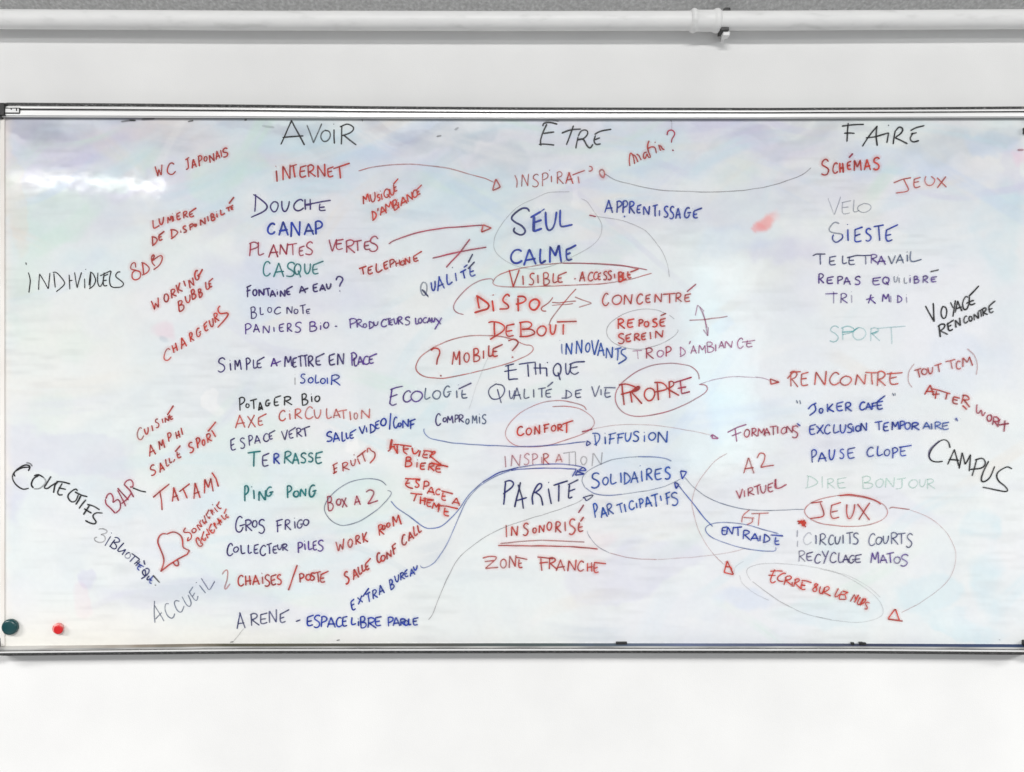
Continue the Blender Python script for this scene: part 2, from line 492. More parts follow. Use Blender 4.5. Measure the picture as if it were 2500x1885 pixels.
for s in [(1250, 330, 1500, 90, LAV, 0.42), (300, 360, 420, 110, LAV, 0.5), (85, 308, 75, 30, DRK, 0.5), (420, 310, 200, 40, WRM, 0.45), (330, 300, 70, 16, DRK, 0.3),
          (320, 400, 120, 50, GRN, 0.45), (560, 420, 110, 60, GRN, 0.5), (680, 340, 240, 60, CYA, 0.6), (600, 470, 330, 70, CYA, 0.5), (930, 330, 260, 55, BLU, 0.45),
          (1085, 335, 85, 40, GRY, 0.6), (1235, 372, 80, 42, GRY, 0.6), (1120, 470, 170, 70, CYA, 0.4), (1260, 470, 150, 50, GRN, 0.25), (1550, 360, 150, 60, CYA, 0.35),
          (1650, 410, 90, 40, BLU, 0.4), (1800, 330, 330, 45, LAV, 0.55), (1960, 340, 140, 22, GRY, 0.35), (1800, 420, 90, 60, GRN, 0.3), (2180, 400, 190, 40, BLU, 0.55),
          (2330, 360, 130, 34, GRY, 0.45), (2400, 350, 80, 30, BLU, 0.45), (2470, 420, 40, 90, LAV, 0.5), (2440, 560, 70, 130, CYA, 0.4), (1900, 600, 90, 40, LAV, 0.4),
          (1255, 600, 170, 130, CYA, 0.35), (1360, 650, 220, 40, GRN, 0.25), (1800, 580, 120, 45, BLU, 0.4), (1950, 720, 100, 70, LAV, 0.3), (1760, 780, 40, 30, BLU, 0.4),
          (60, 660, 60, 240, GRN, 0.32), (230, 640, 160, 60, CYA, 0.3), (120, 520, 120, 60, GRN, 0.32), (190, 820, 120, 60, GRN, 0.25), (700, 690, 260, 60, LAV, 0.3),
          (620, 700, 80, 120, BLU, 0.25), (120, 1000, 60, 50, GRN, 0.3), (150, 1110, 180, 60, LAV, 0.3), (45, 1220, 26, 90, LAV, 0.4), (540, 1100, 240, 90, GRN, 0.25),
          (690, 1200, 260, 60, CYA, 0.3), (860, 1210, 160, 80, GRN, 0.3), (300, 1220, 160, 50, CYA, 0.3), (220, 1400, 40, 26, LAV, 0.55), (200, 1450, 34, 40, PNK, 0.22),
          (420, 1440, 170, 30, LAV, 0.35), (600, 1480, 200, 40, LAV, 0.25), (1000, 1000, 200, 130, CYA, 0.22), (1340, 1120, 140, 50, PNK, 0.13), (1330, 1330, 150, 34, PNK, 0.13),
          (1560, 1140, 120, 70, BLU, 0.32), (1700, 1050, 90, 130, CYA, 0.25), (1760, 1010, 60, 60, BLU, 0.35), (1540, 1390, 180, 60, LAV, 0.3), (2060, 1080, 150, 50, LAV, 0.25),
          (1840, 1470, 90, 34, BLU, 0.4), (2020, 1500, 130, 34, CYA, 0.3), (2395, 1300, 60, 50, CYA, 0.55), (2420, 1440, 50, 90, CYA, 0.5), (2250, 1460, 100, 40, CYA, 0.4),
          (2340, 1530, 110, 24, CYA, 0.45), (2190, 1250, 160, 40, LAV, 0.25), (2350, 900, 120, 90, BLU, 0.22), (375, 815, 36, 26, PNK, 0.3), (366, 838, 14, 10, GRY, 0.6),
          (150, 330, 190, 26, DRK, 0.3), (640, 312, 160, 16, DRK, 0.28), (720, 318, 60, 18, DRK, 0.3), (960, 312, 120, 20, DRK, 0.3), (1010, 350, 60, 26, DRK, 0.25), (1150, 318, 90, 16, GRY, 0.5), (1900, 312, 220, 14, DRK, 0.25), (2060, 330, 160, 16, DRK, 0.2), (2440, 330, 70, 26, GRY, 0.45), (300, 360, 260, 40, LAV, 0.4), (440, 340, 160, 40, WRM, 0.35), (1900, 480, 300, 60, LAV, 0.25), (30, 470, 26, 160, WRM, 0.4),
          (820, 1075, 30, 22, WHT, 0.9), (545, 975, 20, 34, WHT, 0.8), (1388, 430, 12, 46, WHT, 0.7), (1760, 640, 60, 50, WHT, 0.4), (2140, 580, 60, 30, WHT, 0.5), (1755, 880, 95, 270, (0.73, 0.86, 0.88), 0.55), (1690, 650, 160, 110, (0.80, 0.86, 0.87), 0.5),  # the tall cyan patch paints the mirrored window's reflection into the colour
          (2080, 800, 330, 190, (0.81, 0.82, 0.86), 0.4), (1300, 800, 260, 120, (0.80, 0.84, 0.85), 0.35), (150, 900, 170, 140, (0.83, 0.82, 0.79), 0.4)]:
    stain_sheen(*s, ang=RNG.uniform(-12, 16), edge=RNG.uniform(0.25, 0.9), tex=RNG.uniform(0.3, 0.7), seed=k)
    k += 1
# single wipes of a dry eraser: long streaky smears, mostly sideways, a few arcs
for k in range(230):
    cx, cy = RNG.uniform(20, 2490), RNG.uniform(290, 1570)
    if RNG.random() < 0.35:
        cy = RNG.uniform(290, 520)
    L_, W_ = RNG.uniform(50, 210), RNG.uniform(9, 34)
    t = math.radians(RNG.normal(8, 26))
    bend = RNG.uniform(-0.0016, 0.0016)
    dx, dy = GX - cx, GY - cy
    u = dx * math.cos(t) - dy * math.sin(t)
    v = dx * math.sin(t) + dy * math.cos(t) + bend * u * u
    m = np.clip(1.2 - np.abs(u) / L_, 0, 1) ** 0.7 * np.clip((1 - np.abs(v) / W_) * 2.2, 0, 1)
    m = m * np.clip(0.25 + 1.3 * vnoise(u * 0.03 + 400, v + 600, 5.5, 200 + k) * vnoise(u + 400, v + 400, 70, 500 + k) * 2, 0, 1)
    col_ = [LAV, GRN, CYA, BLU, GRY, CYA, WHT, WHT, WRM][int(RNG.integers(0, 9))]
    a = (np.clip(m, 0, 1) * RNG.uniform(0.12, 0.42) * (1 if cy < 600 else 0.75))[..., None]
    C[:] = C * (1 - a) + np.array(col_) * a
# the big light-red wipe beside VELO, and the pink tick at the right edge
WX, WY = GX + (fbm(GX, GY, 30, 21) - 0.5) * 22, GY + (fbm(GX, GY, 30, 41) - 0.5) * 22
stain_sheen(1864, 547, 33, 19, (0.74, 0.34, 0.33), 0.7, 46, 0.6, 0.9, 90)
stain_sheen(1851, 557, 15, 13, (0.74, 0.22, 0.22), 0.5, 40, 0.35, 0.7, 91)
stain_sheen(1886, 531, 22, 16, (0.82, 0.52, 0.51), 0.3, 44, 0.8, 0.7, 92)
stain_sheen(2490, 385, 22, 26, (0.80, 0.55, 0.66), 0.4, 0, 0.8, 0.3, 93)
# yellowed margin along the left edge and lower left corner
a = (np.clip((30 - GX + (fbm(GX, GY, 60, 70) - 0.5) * 26) / 26, 0, 1) * 0.45)[..., None]
C[:] = C * (1 - a) + np.array((0.84, 0.77, 0.71)) * a
a = (np.clip((GY - 1430) / 130, 0, 1) * np.clip((1500 - GX) / 1300, 0, 1) * 0.7)[..., None]
C[:] = C * (1 - a) + np.array((0.85, 0.83, 0.77)) * a
# wiping streaks, mostly sideways
st = vnoise(GX * 0.16 + GY * 0.05, GY, 9, 130) * vnoise(GX, GY, 150, 131)
C *= (1 - np.clip(st - 0.38, 0, 1) * 0.2)[..., None]
C *= (0.985 + 0.03 * vnoise(GX, GY, 7, 140))[..., None]
lum = (C @ np.array((0.3, 0.59, 0.11)))[..., None]
C[:] = np.clip(lum + (C - lum) * 1.35, 0, 0.87)

nx, ny = len(PX), len(PYY)
co = np.empty((ny, nx, 3))
co[..., 0] = (GX - 1250) * S
co[..., 1] = SURF
co[..., 2] = (942.5 - GY) * S
idx = np.arange(ny * nx).reshape(ny, nx)
quads = np.stack([idx[:-1, :-1], idx[1:, :-1], idx[1:, 1:], idx[:-1, 1:]], -1).reshape(-1, 4)
me = bpy.data.meshes.new('writing_surface')
nv = ny * nx
border = np.concatenate([idx[0, :], idx[1:, -1], idx[-1, -2::-1], idx[-2:0:-1, 0]])
back = co.reshape(-1, 3)[border].copy()
back[:, 1] = -0.004
verts = np.concatenate([co.reshape(-1, 3), back])
bi = np.arange(len(border)) + nv
side = np.stack([border, np.roll(border, -1), np.roll(bi, -1), bi], -1)
faces = np.concatenate([quads, side])
me.vertices.add(len(verts))
me.vertices.foreach_set('co', verts.ravel())
me.loops.add(faces.size)
me.loops.foreach_set('vertex_index', faces.ravel())
me.polygons.add(len(faces))
me.polygons.foreach_set('loop_start', np.arange(0, faces.size, 4))
me.polygons.foreach_set('loop_total', np.full(len(faces), 4))
at_ = me.attributes.new('stain_sheen', 'FLOAT_COLOR', 'POINT')
cc = np.ones((len(verts), 4))
cc[:nv, :3] = C.reshape(-1, 3)
cc[nv:, :3] = 0.6
at_.data.foreach_set('color', cc.ravel())
me.update()
me.validate()
surface = obj('writing_surface', me, M_panel, board)

# ================================================================ magnets, the holder on the lower rail
mg = at(23.2, 1531.5, SURF - 0.007)
bm = bmesh.new()
R_ = 0.0153
lathe_y(bm, [(R_ * 0.93, SURF - 0.0002), (R_ * 0.98, SURF - 0.001), (R_, SURF - 0.004), (R_, SURF - 0.0062), (R_ * 0.97, SURF - 0.0082), (R_ * 0.88, SURF - 0.0098),
             (R_ * 0.7, SURF - 0.0108), (R_ * 0.4, SURF - 0.0114), (0, SURF - 0.0116)], mg)
o = obj('magnet', from_bm('magnet', bm), M_green, None, True)
o['label'] = 'large dark green round magnet in the lower left corner of the board'
o['category'] = 'magnet'
o['group'] = 'round magnets in the lower left corner of the board'
mr_ = at(139.5, 1535.5, SURF - 0.0072)
mroot = empty('magnet', mr_, 'small bright red round magnet right of the large green one', 'magnet', 'round magnets in the lower left corner of the board')
bm = bmesh.new()
lathe_y(bm, [(0.0096, SURF - 0.0002), (0.0101, SURF - 0.001), (0.0103, SURF - 0.0035), (0.0103, SURF - 0.006), (0.0098, SURF - 0.0070), (0.0088, SURF - 0.0076), (0.0, SURF - 0.0076)], mr_)
obj('rim', from_bm('rim', bm), M_redrim, mroot, True)
bm = bmesh.new()
lathe_y(bm, [(0.0086, SURF - 0.0070), (0.0086, SURF - 0.0082), (0.0082, SURF - 0.0088), (0.006, SURF - 0.0090), (0.0, SURF - 0.0091)], at(141.6, 1538, SURF - 0.009))
obj('cap', from_bm('cap', bm), M_red, mroot, True)

bm = bmesh.new()
A, B = at(2498, 327, SURF - 0.002), at(2522, 312, SURF - 0.002)
box(bm, (A.x, SURF - 0.009, A.z), (B.x, SURF - 0.0002, B.z), 0.0012, 3)
o = obj('magnet', from_bm('magnet', bm), M_black)
o['label'] = 'black block magnet at the upper right edge, mostly out of the picture'
o['category'] = 'magnet'
bm = bmesh.new()
A, B = at(1504, 1574, -0.0265), at(1531, 1567.4, -0.0265)
box(bm, (A.x, -0.0268, A.z), (B.x, SURF - 0.0004, B.z), 0.0008)
o = obj('rail_stop', from_bm('rail_stop', bm), M_black)
o['label'] = 'small flat black stop sitting on the lower rail near the middle'
o['category'] = 'stop'
bm = bmesh.new()
for xa, xb, h in ((2079, 2086, 1.3), (2099, 2108, 2.2), (2107.5, 2115, 1.0)):
    A, B = at(xa, 1575, -0.028), at(xb, 1570.6 - h, -0.028)
    box(bm, (A.x, -0.0285, A.z), (B.x, SURF - 0.0004, B.z), 0.0007)
o = obj('dust_crumb', from_bm('dust_crumb', bm), M_black)
o['label'] = 'crumbly black clump of marker dust on the lower rail toward the right'
o['category'] = 'dust clump'

# ---------------------------------------------------------------- the handwriting
# tokens:  X:x,y,w,h letter X (bottom-left corner, width, height)   @ writing angle   # ink   % opacity   ^ line width
#          ! measuring grid   /x,y;x,y straight line   ~x,y;x,y curve
GRID = {'S': (0, 0, 1), 'a1': (0, 280, 5.212), 'a2': (340, 280, 5.212), 'a3': (580, 280, 4.169), 'a4': (0, 570, 5.212),
        'a5': (340, 570, 5.212), 'b1': (1060, 290, 5.212), 'b2': (1440, 290, 5.212), 'b3': (1820, 290, 4.39),
        'b4': (1000, 580, 5.212), 'b5': (1400, 600, 4.634), 'b6': (1860, 580, 3.568), 'c1': (500, 830, 4.608),
        'c2': (930, 800, 4.608), 'c3': (1360, 860, 4.39), 'c4': (1800, 850, 3.16), 'c5': (0, 960, 5.212),
        'c6': (220, 960, 5.212), 'd1': (180, 1220, 4.907), 'd2': (540, 1180, 4.254), 'd3': (780, 1050, 4.608),
        'd4': (1160, 1100, 5.2125), 'd5': (1380, 1050, 4.254), 'd6': (1740, 1050, 2.911), 'e1': (480, 650, 3.456),
        'e2': (840, 900, 4.809), 'e3': (370, 1210, 11.06), 'e4': (210, 1270, 9.81), 'e5': (1840, 1380, 6.506)}
GLYPH = {
    'A': "0 0,.5 1|.46 1,1 0|.05 .33,.98 .4",
    'B': ".08 1,.1 0|~0 .95,.55 1.02,.8 .82,.6 .58,.15 .5|~.15 .5,.8 .48,1 .25,.6 .02,0 0",
    'C': "~.95 .8,.75 .98,.4 .9,.08 .55,.05 .22,.3 .01,.65 .03,1 .22",
    'D': ".15 1,.12 .04|~0 1,.5 .88,.95 .52,.8 .25,.4 .06,-.08 -.04",
    'E': "0 .85,1 1.02|~.1 .88,.02 .45,.08 .1,.3 0,.9 .1|.05 .46,.75 .55",
    'e': "0 .85,1.65 1.27|~.1 .88,.02 .45,.08 .1,.3 0,.9 .1|.05 .46,.75 .55",
    'c': "~.14 1,.02 .5,.08 .1,.3 0,.9 .1|.05 .46,.75 .55",      # an E whose top bar is drawn as a stroke of its own
    'F': "-.05 .88,1 1.03|.2 .95,.12 0|0 .5,.8 .58",
    'G': "~.85 .85,.6 1,.2 .8,0 .4,.15 .05,.55 .05,.85 .38|.45 .45,1.1 .5",
    'H': ".05 1,.1 0|.8 1.02,.85 .02|-.05 .45,1.05 .52",
    'i': ".4 1,.6 0|.3 1.33,.36 1.38", 'I': ".3 1,.7 0",
    'J': "0 .92,1 1.02|~.6 .95,.62 .3,.5 .08,-.1 0",
    'K': ".05 1,.12 0|.9 1,.15 .42,1 0",
    'L': "~.15 1,.05 .4,.1 .05,.35 .03,1 .18",
    'M': "0 0,.12 1,.5 .35,.88 1.02,1 0", 'N': "0 0,.08 .95,.9 .05,1 1.02",
    'O': "~.5 1,.12 .75,.02 .35,.3 .02,.7 .08,.98 .5,.85 .88,.45 .98",
    'P': ".12 .95,.1 0|~-.05 .9,.5 1.02,1 .85,.85 .6,.1 .42",
    'Q': "~.5 1,.12 .75,.02 .35,.3 .02,.7 .08,.98 .5,.85 .88,.45 .98|.5 .4,1 -.25",
    'R': ".12 .95,.08 0|~0 .9,.5 1.02,.92 .84,.7 .6,.12 .46|.2 .48,1.05 0",
    'S': "~.95 .85,.7 1,.25 .9,.15 .65,.6 .5,.9 .3,.7 .05,.3 0,0 .1",
    'T': "0 .92,1 1.04|.5 .97,.55 0", 't': "0 .86,1.35 1.18|.5 .95,.5 0",
    'U': "~.05 1,.05 .4,.25 .03,.6 .08,.9 .5,1 1",
    'V': "0 1,.42 0,1 1.05", 'W': "0 1,.25 0,.5 .65,.75 .05,1 1.05",
    'X': "0 .95,1 0|1 1.02,0 0", 'Y': "0 1,.45 .5|1 1.05,.2 -.1",
    'Z': "-.1 .95,.9 1,.05 .05,1 .05|0 .55,.8 .6",
    '2': "~0 .8,.35 1,.7 .8,.5 .35,.1 0|.1 0,1 .15",
    '?': "~0 .7,.3 1,.8 .95,.95 .7,.55 .35,.45 .12|.42 -.22,.48 -.24",
    '-': "0 .5,1 .6", "'": "1 1,0 0"}

PHRASES = [
 # (what it says, grid, ink, line width, opacity, tokens)
 ("AVOIR", 'a3', 'black', 5, .95, "A:440,312,228,250 %.6 V:705,290,145,190 %.75 O:848,275,95,120 %.9 i:975,298,15,150 R:1045,308,150,205"),
 ("INTERNET", 'a3', 'red', 5, .95, "@4 i:397,685,10,120 N:465,670,72,150 T:540,645,75,130 E:635,640,72,115 R:718,640,72,125 N:822,640,72,135 E:920,635,60,100 t:985,655,125,125"),
 ("DOUCHE", 'a3', 'violet', 5, .95, "~158,812;230,860;300,930;265,985;135,1046 /185,808;176,990 O:335,988,80,108 U:450,990,75,115 C:570,975,100,112 H:683,972,66,112 /690,918;950,870 c:832,978,72,75"),
 ("CANAP", 'a3', 'blue', 6.5, 1, "C:305,1215,78,112 A:420,1235,95,148 N:545,1245,92,158 A:678,1228,95,125 P:790,1222,72,135"),
 ("PLANTES VERTES", 'a3', 'crimson', 4.6, .85, "P:115,1440,92,138 L:208,1435,62,138 A:315,1455,95,135 N:430,1430,75,120 T:512,1435,95,118 E:625,1440,55,100 S:690,1425,75,130 V:930,1395,75,125 E:1005,1372,75,105 R:1102,1405,90,130 T:1175,1390,90,105 E:1290,1372,68,85 S:1340,1388,95,148"),
 ("CASQUE", 'a3', 'teal', 5, .85, "C:260,1642,75,150 A:370,1655,100,148 S:495,1650,90,150 Q:578,1630,66,115 U:682,1622,62,108 e:765,1625,66,105"),
 ("MUSIQUE D'AMBIANCE", 'a3', 'scarlet', 4.5, .95, "@25 M:1285,915,60,85 U:1362,900,50,92 S:1425,882,32,62 i:1470,872,10,70 Q:1495,855,58,85 U:1560,828,42,72 e:1598,790,34,92 @22 D:1375,1078,44,92 ':1428,985,10,34 A:1455,1030,60,85 M:1512,988,68,82 B:1590,978,48,100 i:1640,955,8,66 A:1665,932,60,85 N:1735,892,52,85 C:1790,850,42,76 e:1830,822,36,66"),
 ("TELEPHONE", 'a3', 'red', 4.8, .95, "@14 T:1243,1640,75,75 E:1330,1625,48,75 L:1412,1610,62,95 E:1492,1578,44,80 P:1552,1562,44,80 H:1612,1548,46,62 O:1660,1540,42,50 N:1712,1530,44,75 e:1792,1502,52,68"),
 ("WC JAPONAIS", 'a2', 'red', 4.6, .85, "@14 W:215,798,80,140 C:362,775,95,150 %.95 @17 J:600,700,48,140 A:672,688,55,115 P:762,660,48,130 O:826,605,42,68 N:900,618,58,110 A:980,575,48,108 I:1045,545,8,95 S:1068,545,66,108"),
 ("LUMIERE DE DISPONIBILITE", 'a2', 'red', 4.8, .92, "@18 L:180,1455,75,115 U:262,1412,52,95 M:368,1388,54,88 i:434,1358,8,72 E:480,1345,52,88 R:568,1325,52,88 e:645,1308,56,70 D:168,1665,68,108 e:255,1608,48,80 D:408,1575,88,105 i:528,1508,8,28 S:562,1510,48,88 P:645,1475,50,76 O:704,1432,30,40 N:785,1415,58,85 I:876,1365,8,75 B:920,1355,46,88 i:990,1312,10,56 L:1038,1288,56,78 T:1112,1245,60,58 E:1170,1215,32,52 /1140,1135;1210,1050"),
 ("SDB", 'a4', 'red', 4.6, .9, "~1728,435;1722,375;1680,385;1662,450;1720,470;1785,495;1780,560;1730,590;1685,570;1685,500;1730,465 @8 D:1815,525,92,155 ~1955,270;1925,310;1940,380;1975,415 ~1925,300;1955,265;1965,300;1930,350;1990,310;2050,280;2065,320;2030,400;1955,465"),
 ("INDIVIDUELS", 'a4', 'black', 3.8, .95, "~360,495;388,600;368,755 /328,368;334,402 N:490,720,130,215 ~670,500;720,500;815,610;810,660;715,745 /685,505;706,690 I:880,710,14,190 /885,602;925,594 V:945,702,85,205 I:1072,702,14,130 /1090,455;1092,459 D:1140,692,78,205 ^5 /1150,505;1135,660 ^3.8 U:1240,685,80,190 E:1312,672,60,150 /1270,540;1410,475 ~1415,475;1395,600;1410,670;1445,690 ~1535,490;1500,490;1470,545;1540,600;1575,640;1540,680;1440,692"),
 ("WORKING BUBBLE", 'a5', 'red', 4.8, .95, "@24 W:175,985,92,130 O:325,882,55,105 R:412,830,60,108 @30 K:495,770,62,120 I:584,680,8,85 N:650,698,55,110 G:722,602,62,115 /750,560;805,450 @20 B:505,1000,70,135 U:600,890,58,95 B:672,842,52,118 B:760,818,48,108 L:855,722,48,108 e:895,690,36,80"),
 ("CHARGEURS", 'a5', 'scarlet', 4.4, .9, "@20 %.6 C:320,1632,90,150 %.95 @30 H:440,1525,56,110 A:540,1478,66,140 R:655,1390,46,120 G:742,1325,56,105 E:840,1255,52,108 U:912,1202,46,105 R:970,1142,52,118 ~1030,918;1000,960;1030,1020;1130,1015;1100,1080;995,1198"),
 ("FONTAINE A EAU?", 'e1', 'violet', 5.4, 1, "@4 F:425,262,42,95 O:478,250,33,54 N:528,255,44,62 T:582,252,44,62 A:622,262,45,60 i:680,245,5,34 N:708,260,40,58 e:762,240,34,52 A:868,230,50,62 /900,205;945,185 E:985,215,44,66 A:1038,212,48,58 U:1098,196,38,50 ?:1180,188,58,98"),
 ("BLOC NOTE", 'e1', 'violet', 4.2, .85, "@2 B:458,442,48,98 L:535,412,32,68 O:600,392,36,46 C:655,405,58,62 N:762,405,44,64 O:822,402,34,42 T:872,405,50,75 E:925,400,35,38"),
 ("PANIERS BIO - PRODUCTEURS LOCAUX", 'e1', 'purple', 4.4, .9, "P:408,578,50,92 A:480,560,48,74 N:562,568,52,68 I:650,555,6,44 E:697,552,44,66 R:762,555,42,72 S:827,560,58,88 B:952,548,58,78 i:1045,540,5,44 O:1072,525,44,54 -:1165,515,22,14 @4 P:1292,525,58,82 R:1352,518,48,70 O:1406,520,30,35 D:1456,525,44,58 U:1498,505,34,40 C:1560,512,45,64 T:1602,502,40,58 E:1632,498,28,48 U:1668,492,30,58 R:1702,495,38,68 S:1757,497,48,68 L:1848,492,28,58 O:1872,482,30,44 C:1912,482,34,48 A:1946,482,38,50 U:1986,475,28,44 ~2070,432;2040,480;2010,535 /2020,440;2060,490"),
 ("SIMPLE A METTRE EN PLACE", 'c1', 'violet', 4.8, .95, "@3 S:148,362,88,162 i:287,345,8,86 M:342,340,64,118 P:467,342,48,138 L:547,325,48,104 e:592,315,54,92 #purple A:742,302,70,95 /790,265;860,235 #violet M:902,305,75,122 E:992,310,48,110 T:1052,305,58,128 T:1107,302,58,128 R:1167,302,58,122 e:1252,285,62,100 E:1402,287,72,128 N:1497,287,68,138 #purple P:1652,297,58,148 L:1685,297,30,98 A:1722,282,64,98 C:1782,277,66,98 e:1852,267,54,88"),
 ("ISOLOIR", 'c1', 'blue', 4.6, .9, "%.35 #grey i:1013,510,8,90 #blue %.9 S:1072,487,58,105 O:1162,487,58,64 L:1242,490,45,100 O:1302,490,54,58 I:1374,495,8,75 R:1417,508,102,118"),
 ("POTAGER BIO", 'c1', 'black', 4.8, .95, "@3 P:392,795,62,148 O:462,767,42,50 T:507,782,78,108 A:602,795,48,98 /600,790;650,765 G:682,747,54,74 c:782,742,58,88 /790,650;860,625 R:892,737,88,98 B:1092,737,68,128 i:1202,702,8,70 O:1237,697,60,68"),
 ("AXE CIRCULATION", 'c1', 'salmon', 4.4, .85, "@3 A:347,995,105,150 X:487,992,82,145 e:602,962,60,100 C:837,912,72,118 i:957,900,8,75 R:1012,892,78,118 %.7 C:1132,890,88,138 U:1237,885,74,104 L:1372,887,64,118 A:1447,882,78,108 T:1512,892,98,98 I:1637,907,8,108 O:1682,897,40,78 N:1762,890,94,112"),
 ("ESPACE VERT", 'c1', 'violet', 4.4, .88, "@6 E:300,1245,56,135 S:400,1225,58,122 P:497,1192,48,118 A:562,1172,64,98 C:667,1147,58,94 e:728,1122,44,78 V:872,1130,68,108 e:952,1107,50,92 R:1037,1097,58,102 t:1100,1092,72,95"),
 ("SALLE VIDEO/CONF", 'c1', 'blue', 5, .98, "@10 S:1368,1147,70,108 A:1445,1152,66,108 L:1545,1145,38,112 L:1592,1115,30,74 e:1635,1112,42,72 V:1745,1062,58,88 I:1820,1042,8,60 D:1860,1047,58,98 E:1924,1007,46,92 O:1980,972,62,84 /2092,820;2080,1010 !e2 C:582,702,48,132 O:632,687,42,48 N:692,702,62,102 F:772,717,68,108"),
 ("TERRASSE", 'c1', 'teal', 5.4, .92, "T:470,1425,150,165 #violet %.75 E:648,1420,78,140 #blue %.95 R:772,1395,68,118 #teal R:892,1390,84,140 A:987,1397,74,130 S:1077,1382,64,110 S:1162,1372,58,105 E:1247,1392,78,138"),
 ("FRUITS", 'c1', 'red', 4.4, .85, "@16 F:1452,1512,55,115 /1440,1505;1490,1480 R:1552,1482,68,92 U:1650,1425,50,78 /1715,1330;1748,1400 /1710,1322;1812,1240 /1770,1272;1806,1372 /1678,1290;1682,1293 ~1828,1268;1828,1222;1856,1216;1872,1246;1912,1268;1908,1325;1858,1390"),
 ("CUISINE", 'c6', 'red', 4.4, .85, "@24 %.6 C:612,605,75,150 %.9 U:705,535,48,88 I:794,485,8,80 S:838,450,50,115 I:924,385,8,62 N:960,377,46,72 c:1020,342,44,70 /985,280;1062,155"),
 ("AMPHI", 'c6', 'red', 4.6, .92, "@22 A:760,812,72,148 M:888,722,62,118 P:1002,620,42,108 H:1102,585,46,92 I:1172,532,8,98"),
 ("SALLE SPORT", 'c6', 'red', 4.6, .92, "@24 S:775,1058,66,132 A:890,1012,56,118 L:975,937,34,98 L:1015,897,34,78 c:1118,832,48,85 /1080,745;1152,665 /1060,880;1078,835 #scarlet S:1268,765,60,130 P:1370,705,46,128 O:1434,677,38,84 R:1500,635,52,108 /1545,470;1598,560 /1500,490;1605,362"),
 ("TATAMI", 'c6', 'red', 4.8, .92, "/800,1327;885,1250;1010,1152 ~885,1240;908,1350;916,1490 @12 A:1048,1385,72,185 /1130,1255;1270,1148 /1180,1205;1236,1340 A:1318,1348,78,205 M:1458,1275,96,182 /1550,1005;1600,1085;1636,1190"),
 ("BAR", 'c6', 'crimson', 4.6, .9, "~195,1345;205,1410;260,1460;325,1530 ~200,1345;225,1290;265,1275;297,1330;290,1395 ~290,1395;350,1350;385,1390;385,1470;330,1528 /347,1207;490,1362 /352,1232;456,1440 /400,1408;470,1350;530,1270 ~432,1155;465,1115;520,1103;545,1150;540,1195;505,1192 /432,1155;510,1235;556,1325 #black /540,1205;640,1245;715,1258"),
 ("COLLECTIFS", 'c5', 'black', 5, .95, "~362,992;382,930;310,918;215,975;160,1060;200,1155;290,1220;370,1210 ~205,985;285,948;380,938 ~185,1000;178,1030;192,1062 %.5 ~330,885;380,890;415,930 %.95 ~430,1052;490,1035;560,1075 %.4 ~555,1070;585,1130;510,1210;430,1215 %.95 ~430,1205;400,1165;425,1090;500,1045 /650,1055;605,1135;560,1200 ~560,1200;600,1215;640,1190;740,1122 /745,1120;700,1170;680,1270 ~720,1120;800,1130;895,1155 ~795,1145;735,1250;750,1295;800,1290 /745,1205;842,1222 ~990,1245;965,1215;890,1265;865,1320;910,1380;965,1365;1000,1290 /950,1255;1040,1300;1115,1320 /1032,1305;965,1418 /1098,1355;1050,1410;1005,1470 ~1110,1412;1190,1435;1272,1482 /1138,1430;1060,1545 /1070,1468;1170,1525 ~1308,1522;1225,1520;1180,1560;1205,1610;1228,1640;1200,1665;1140,1650;1085,1620"),
 ("BIBLIOTHEQUE", 'e4', 'navy', 4.2, .95, "#grey %.4 ~300,220;400,205;500,250;490,305;350,345 ~350,345;440,375;460,450;410,520;300,532;210,485;205,420;270,403 %.7 #navy /592,380;450,615 /608,303;612,308 %.95 /692,460;625,560;558,640 ~680,415;745,410;810,480;780,522;650,525 ~670,530;735,610;720,680;650,690;570,620 ~912,540;780,680;760,745;845,740;955,695 /955,695;860,830 ~945,830;1010,775;1055,785 %.4 ~1060,790;1062,870;1000,915;930,870;950,825 %.85 /1090,795;1200,875;1292,935 /1185,860;1050,1000 /1290,935;1150,1048 /1300,985;1190,1100 /1205,1000;1330,1095 #blue /1260,1040;1390,1118 ~1285,1080;1230,1150;1285,1202 /1240,1080;1325,1135 #navy /1395,955;1388,985;1412,1070 ~1420,1160;1490,1150;1518,1225;1430,1332;1352,1260;1370,1205;1415,1180;1438,1330 /1430,1332;1320,1405 ~1522,1330;1460,1405;1490,1432;1550,1380 #blue ~1610,1330;1530,1460;1540,1512;1580,1522 /1520,1420;1592,1450 #black /1605,1315;1680,1395;1768,1495 /1648,1555;1678,1556"),
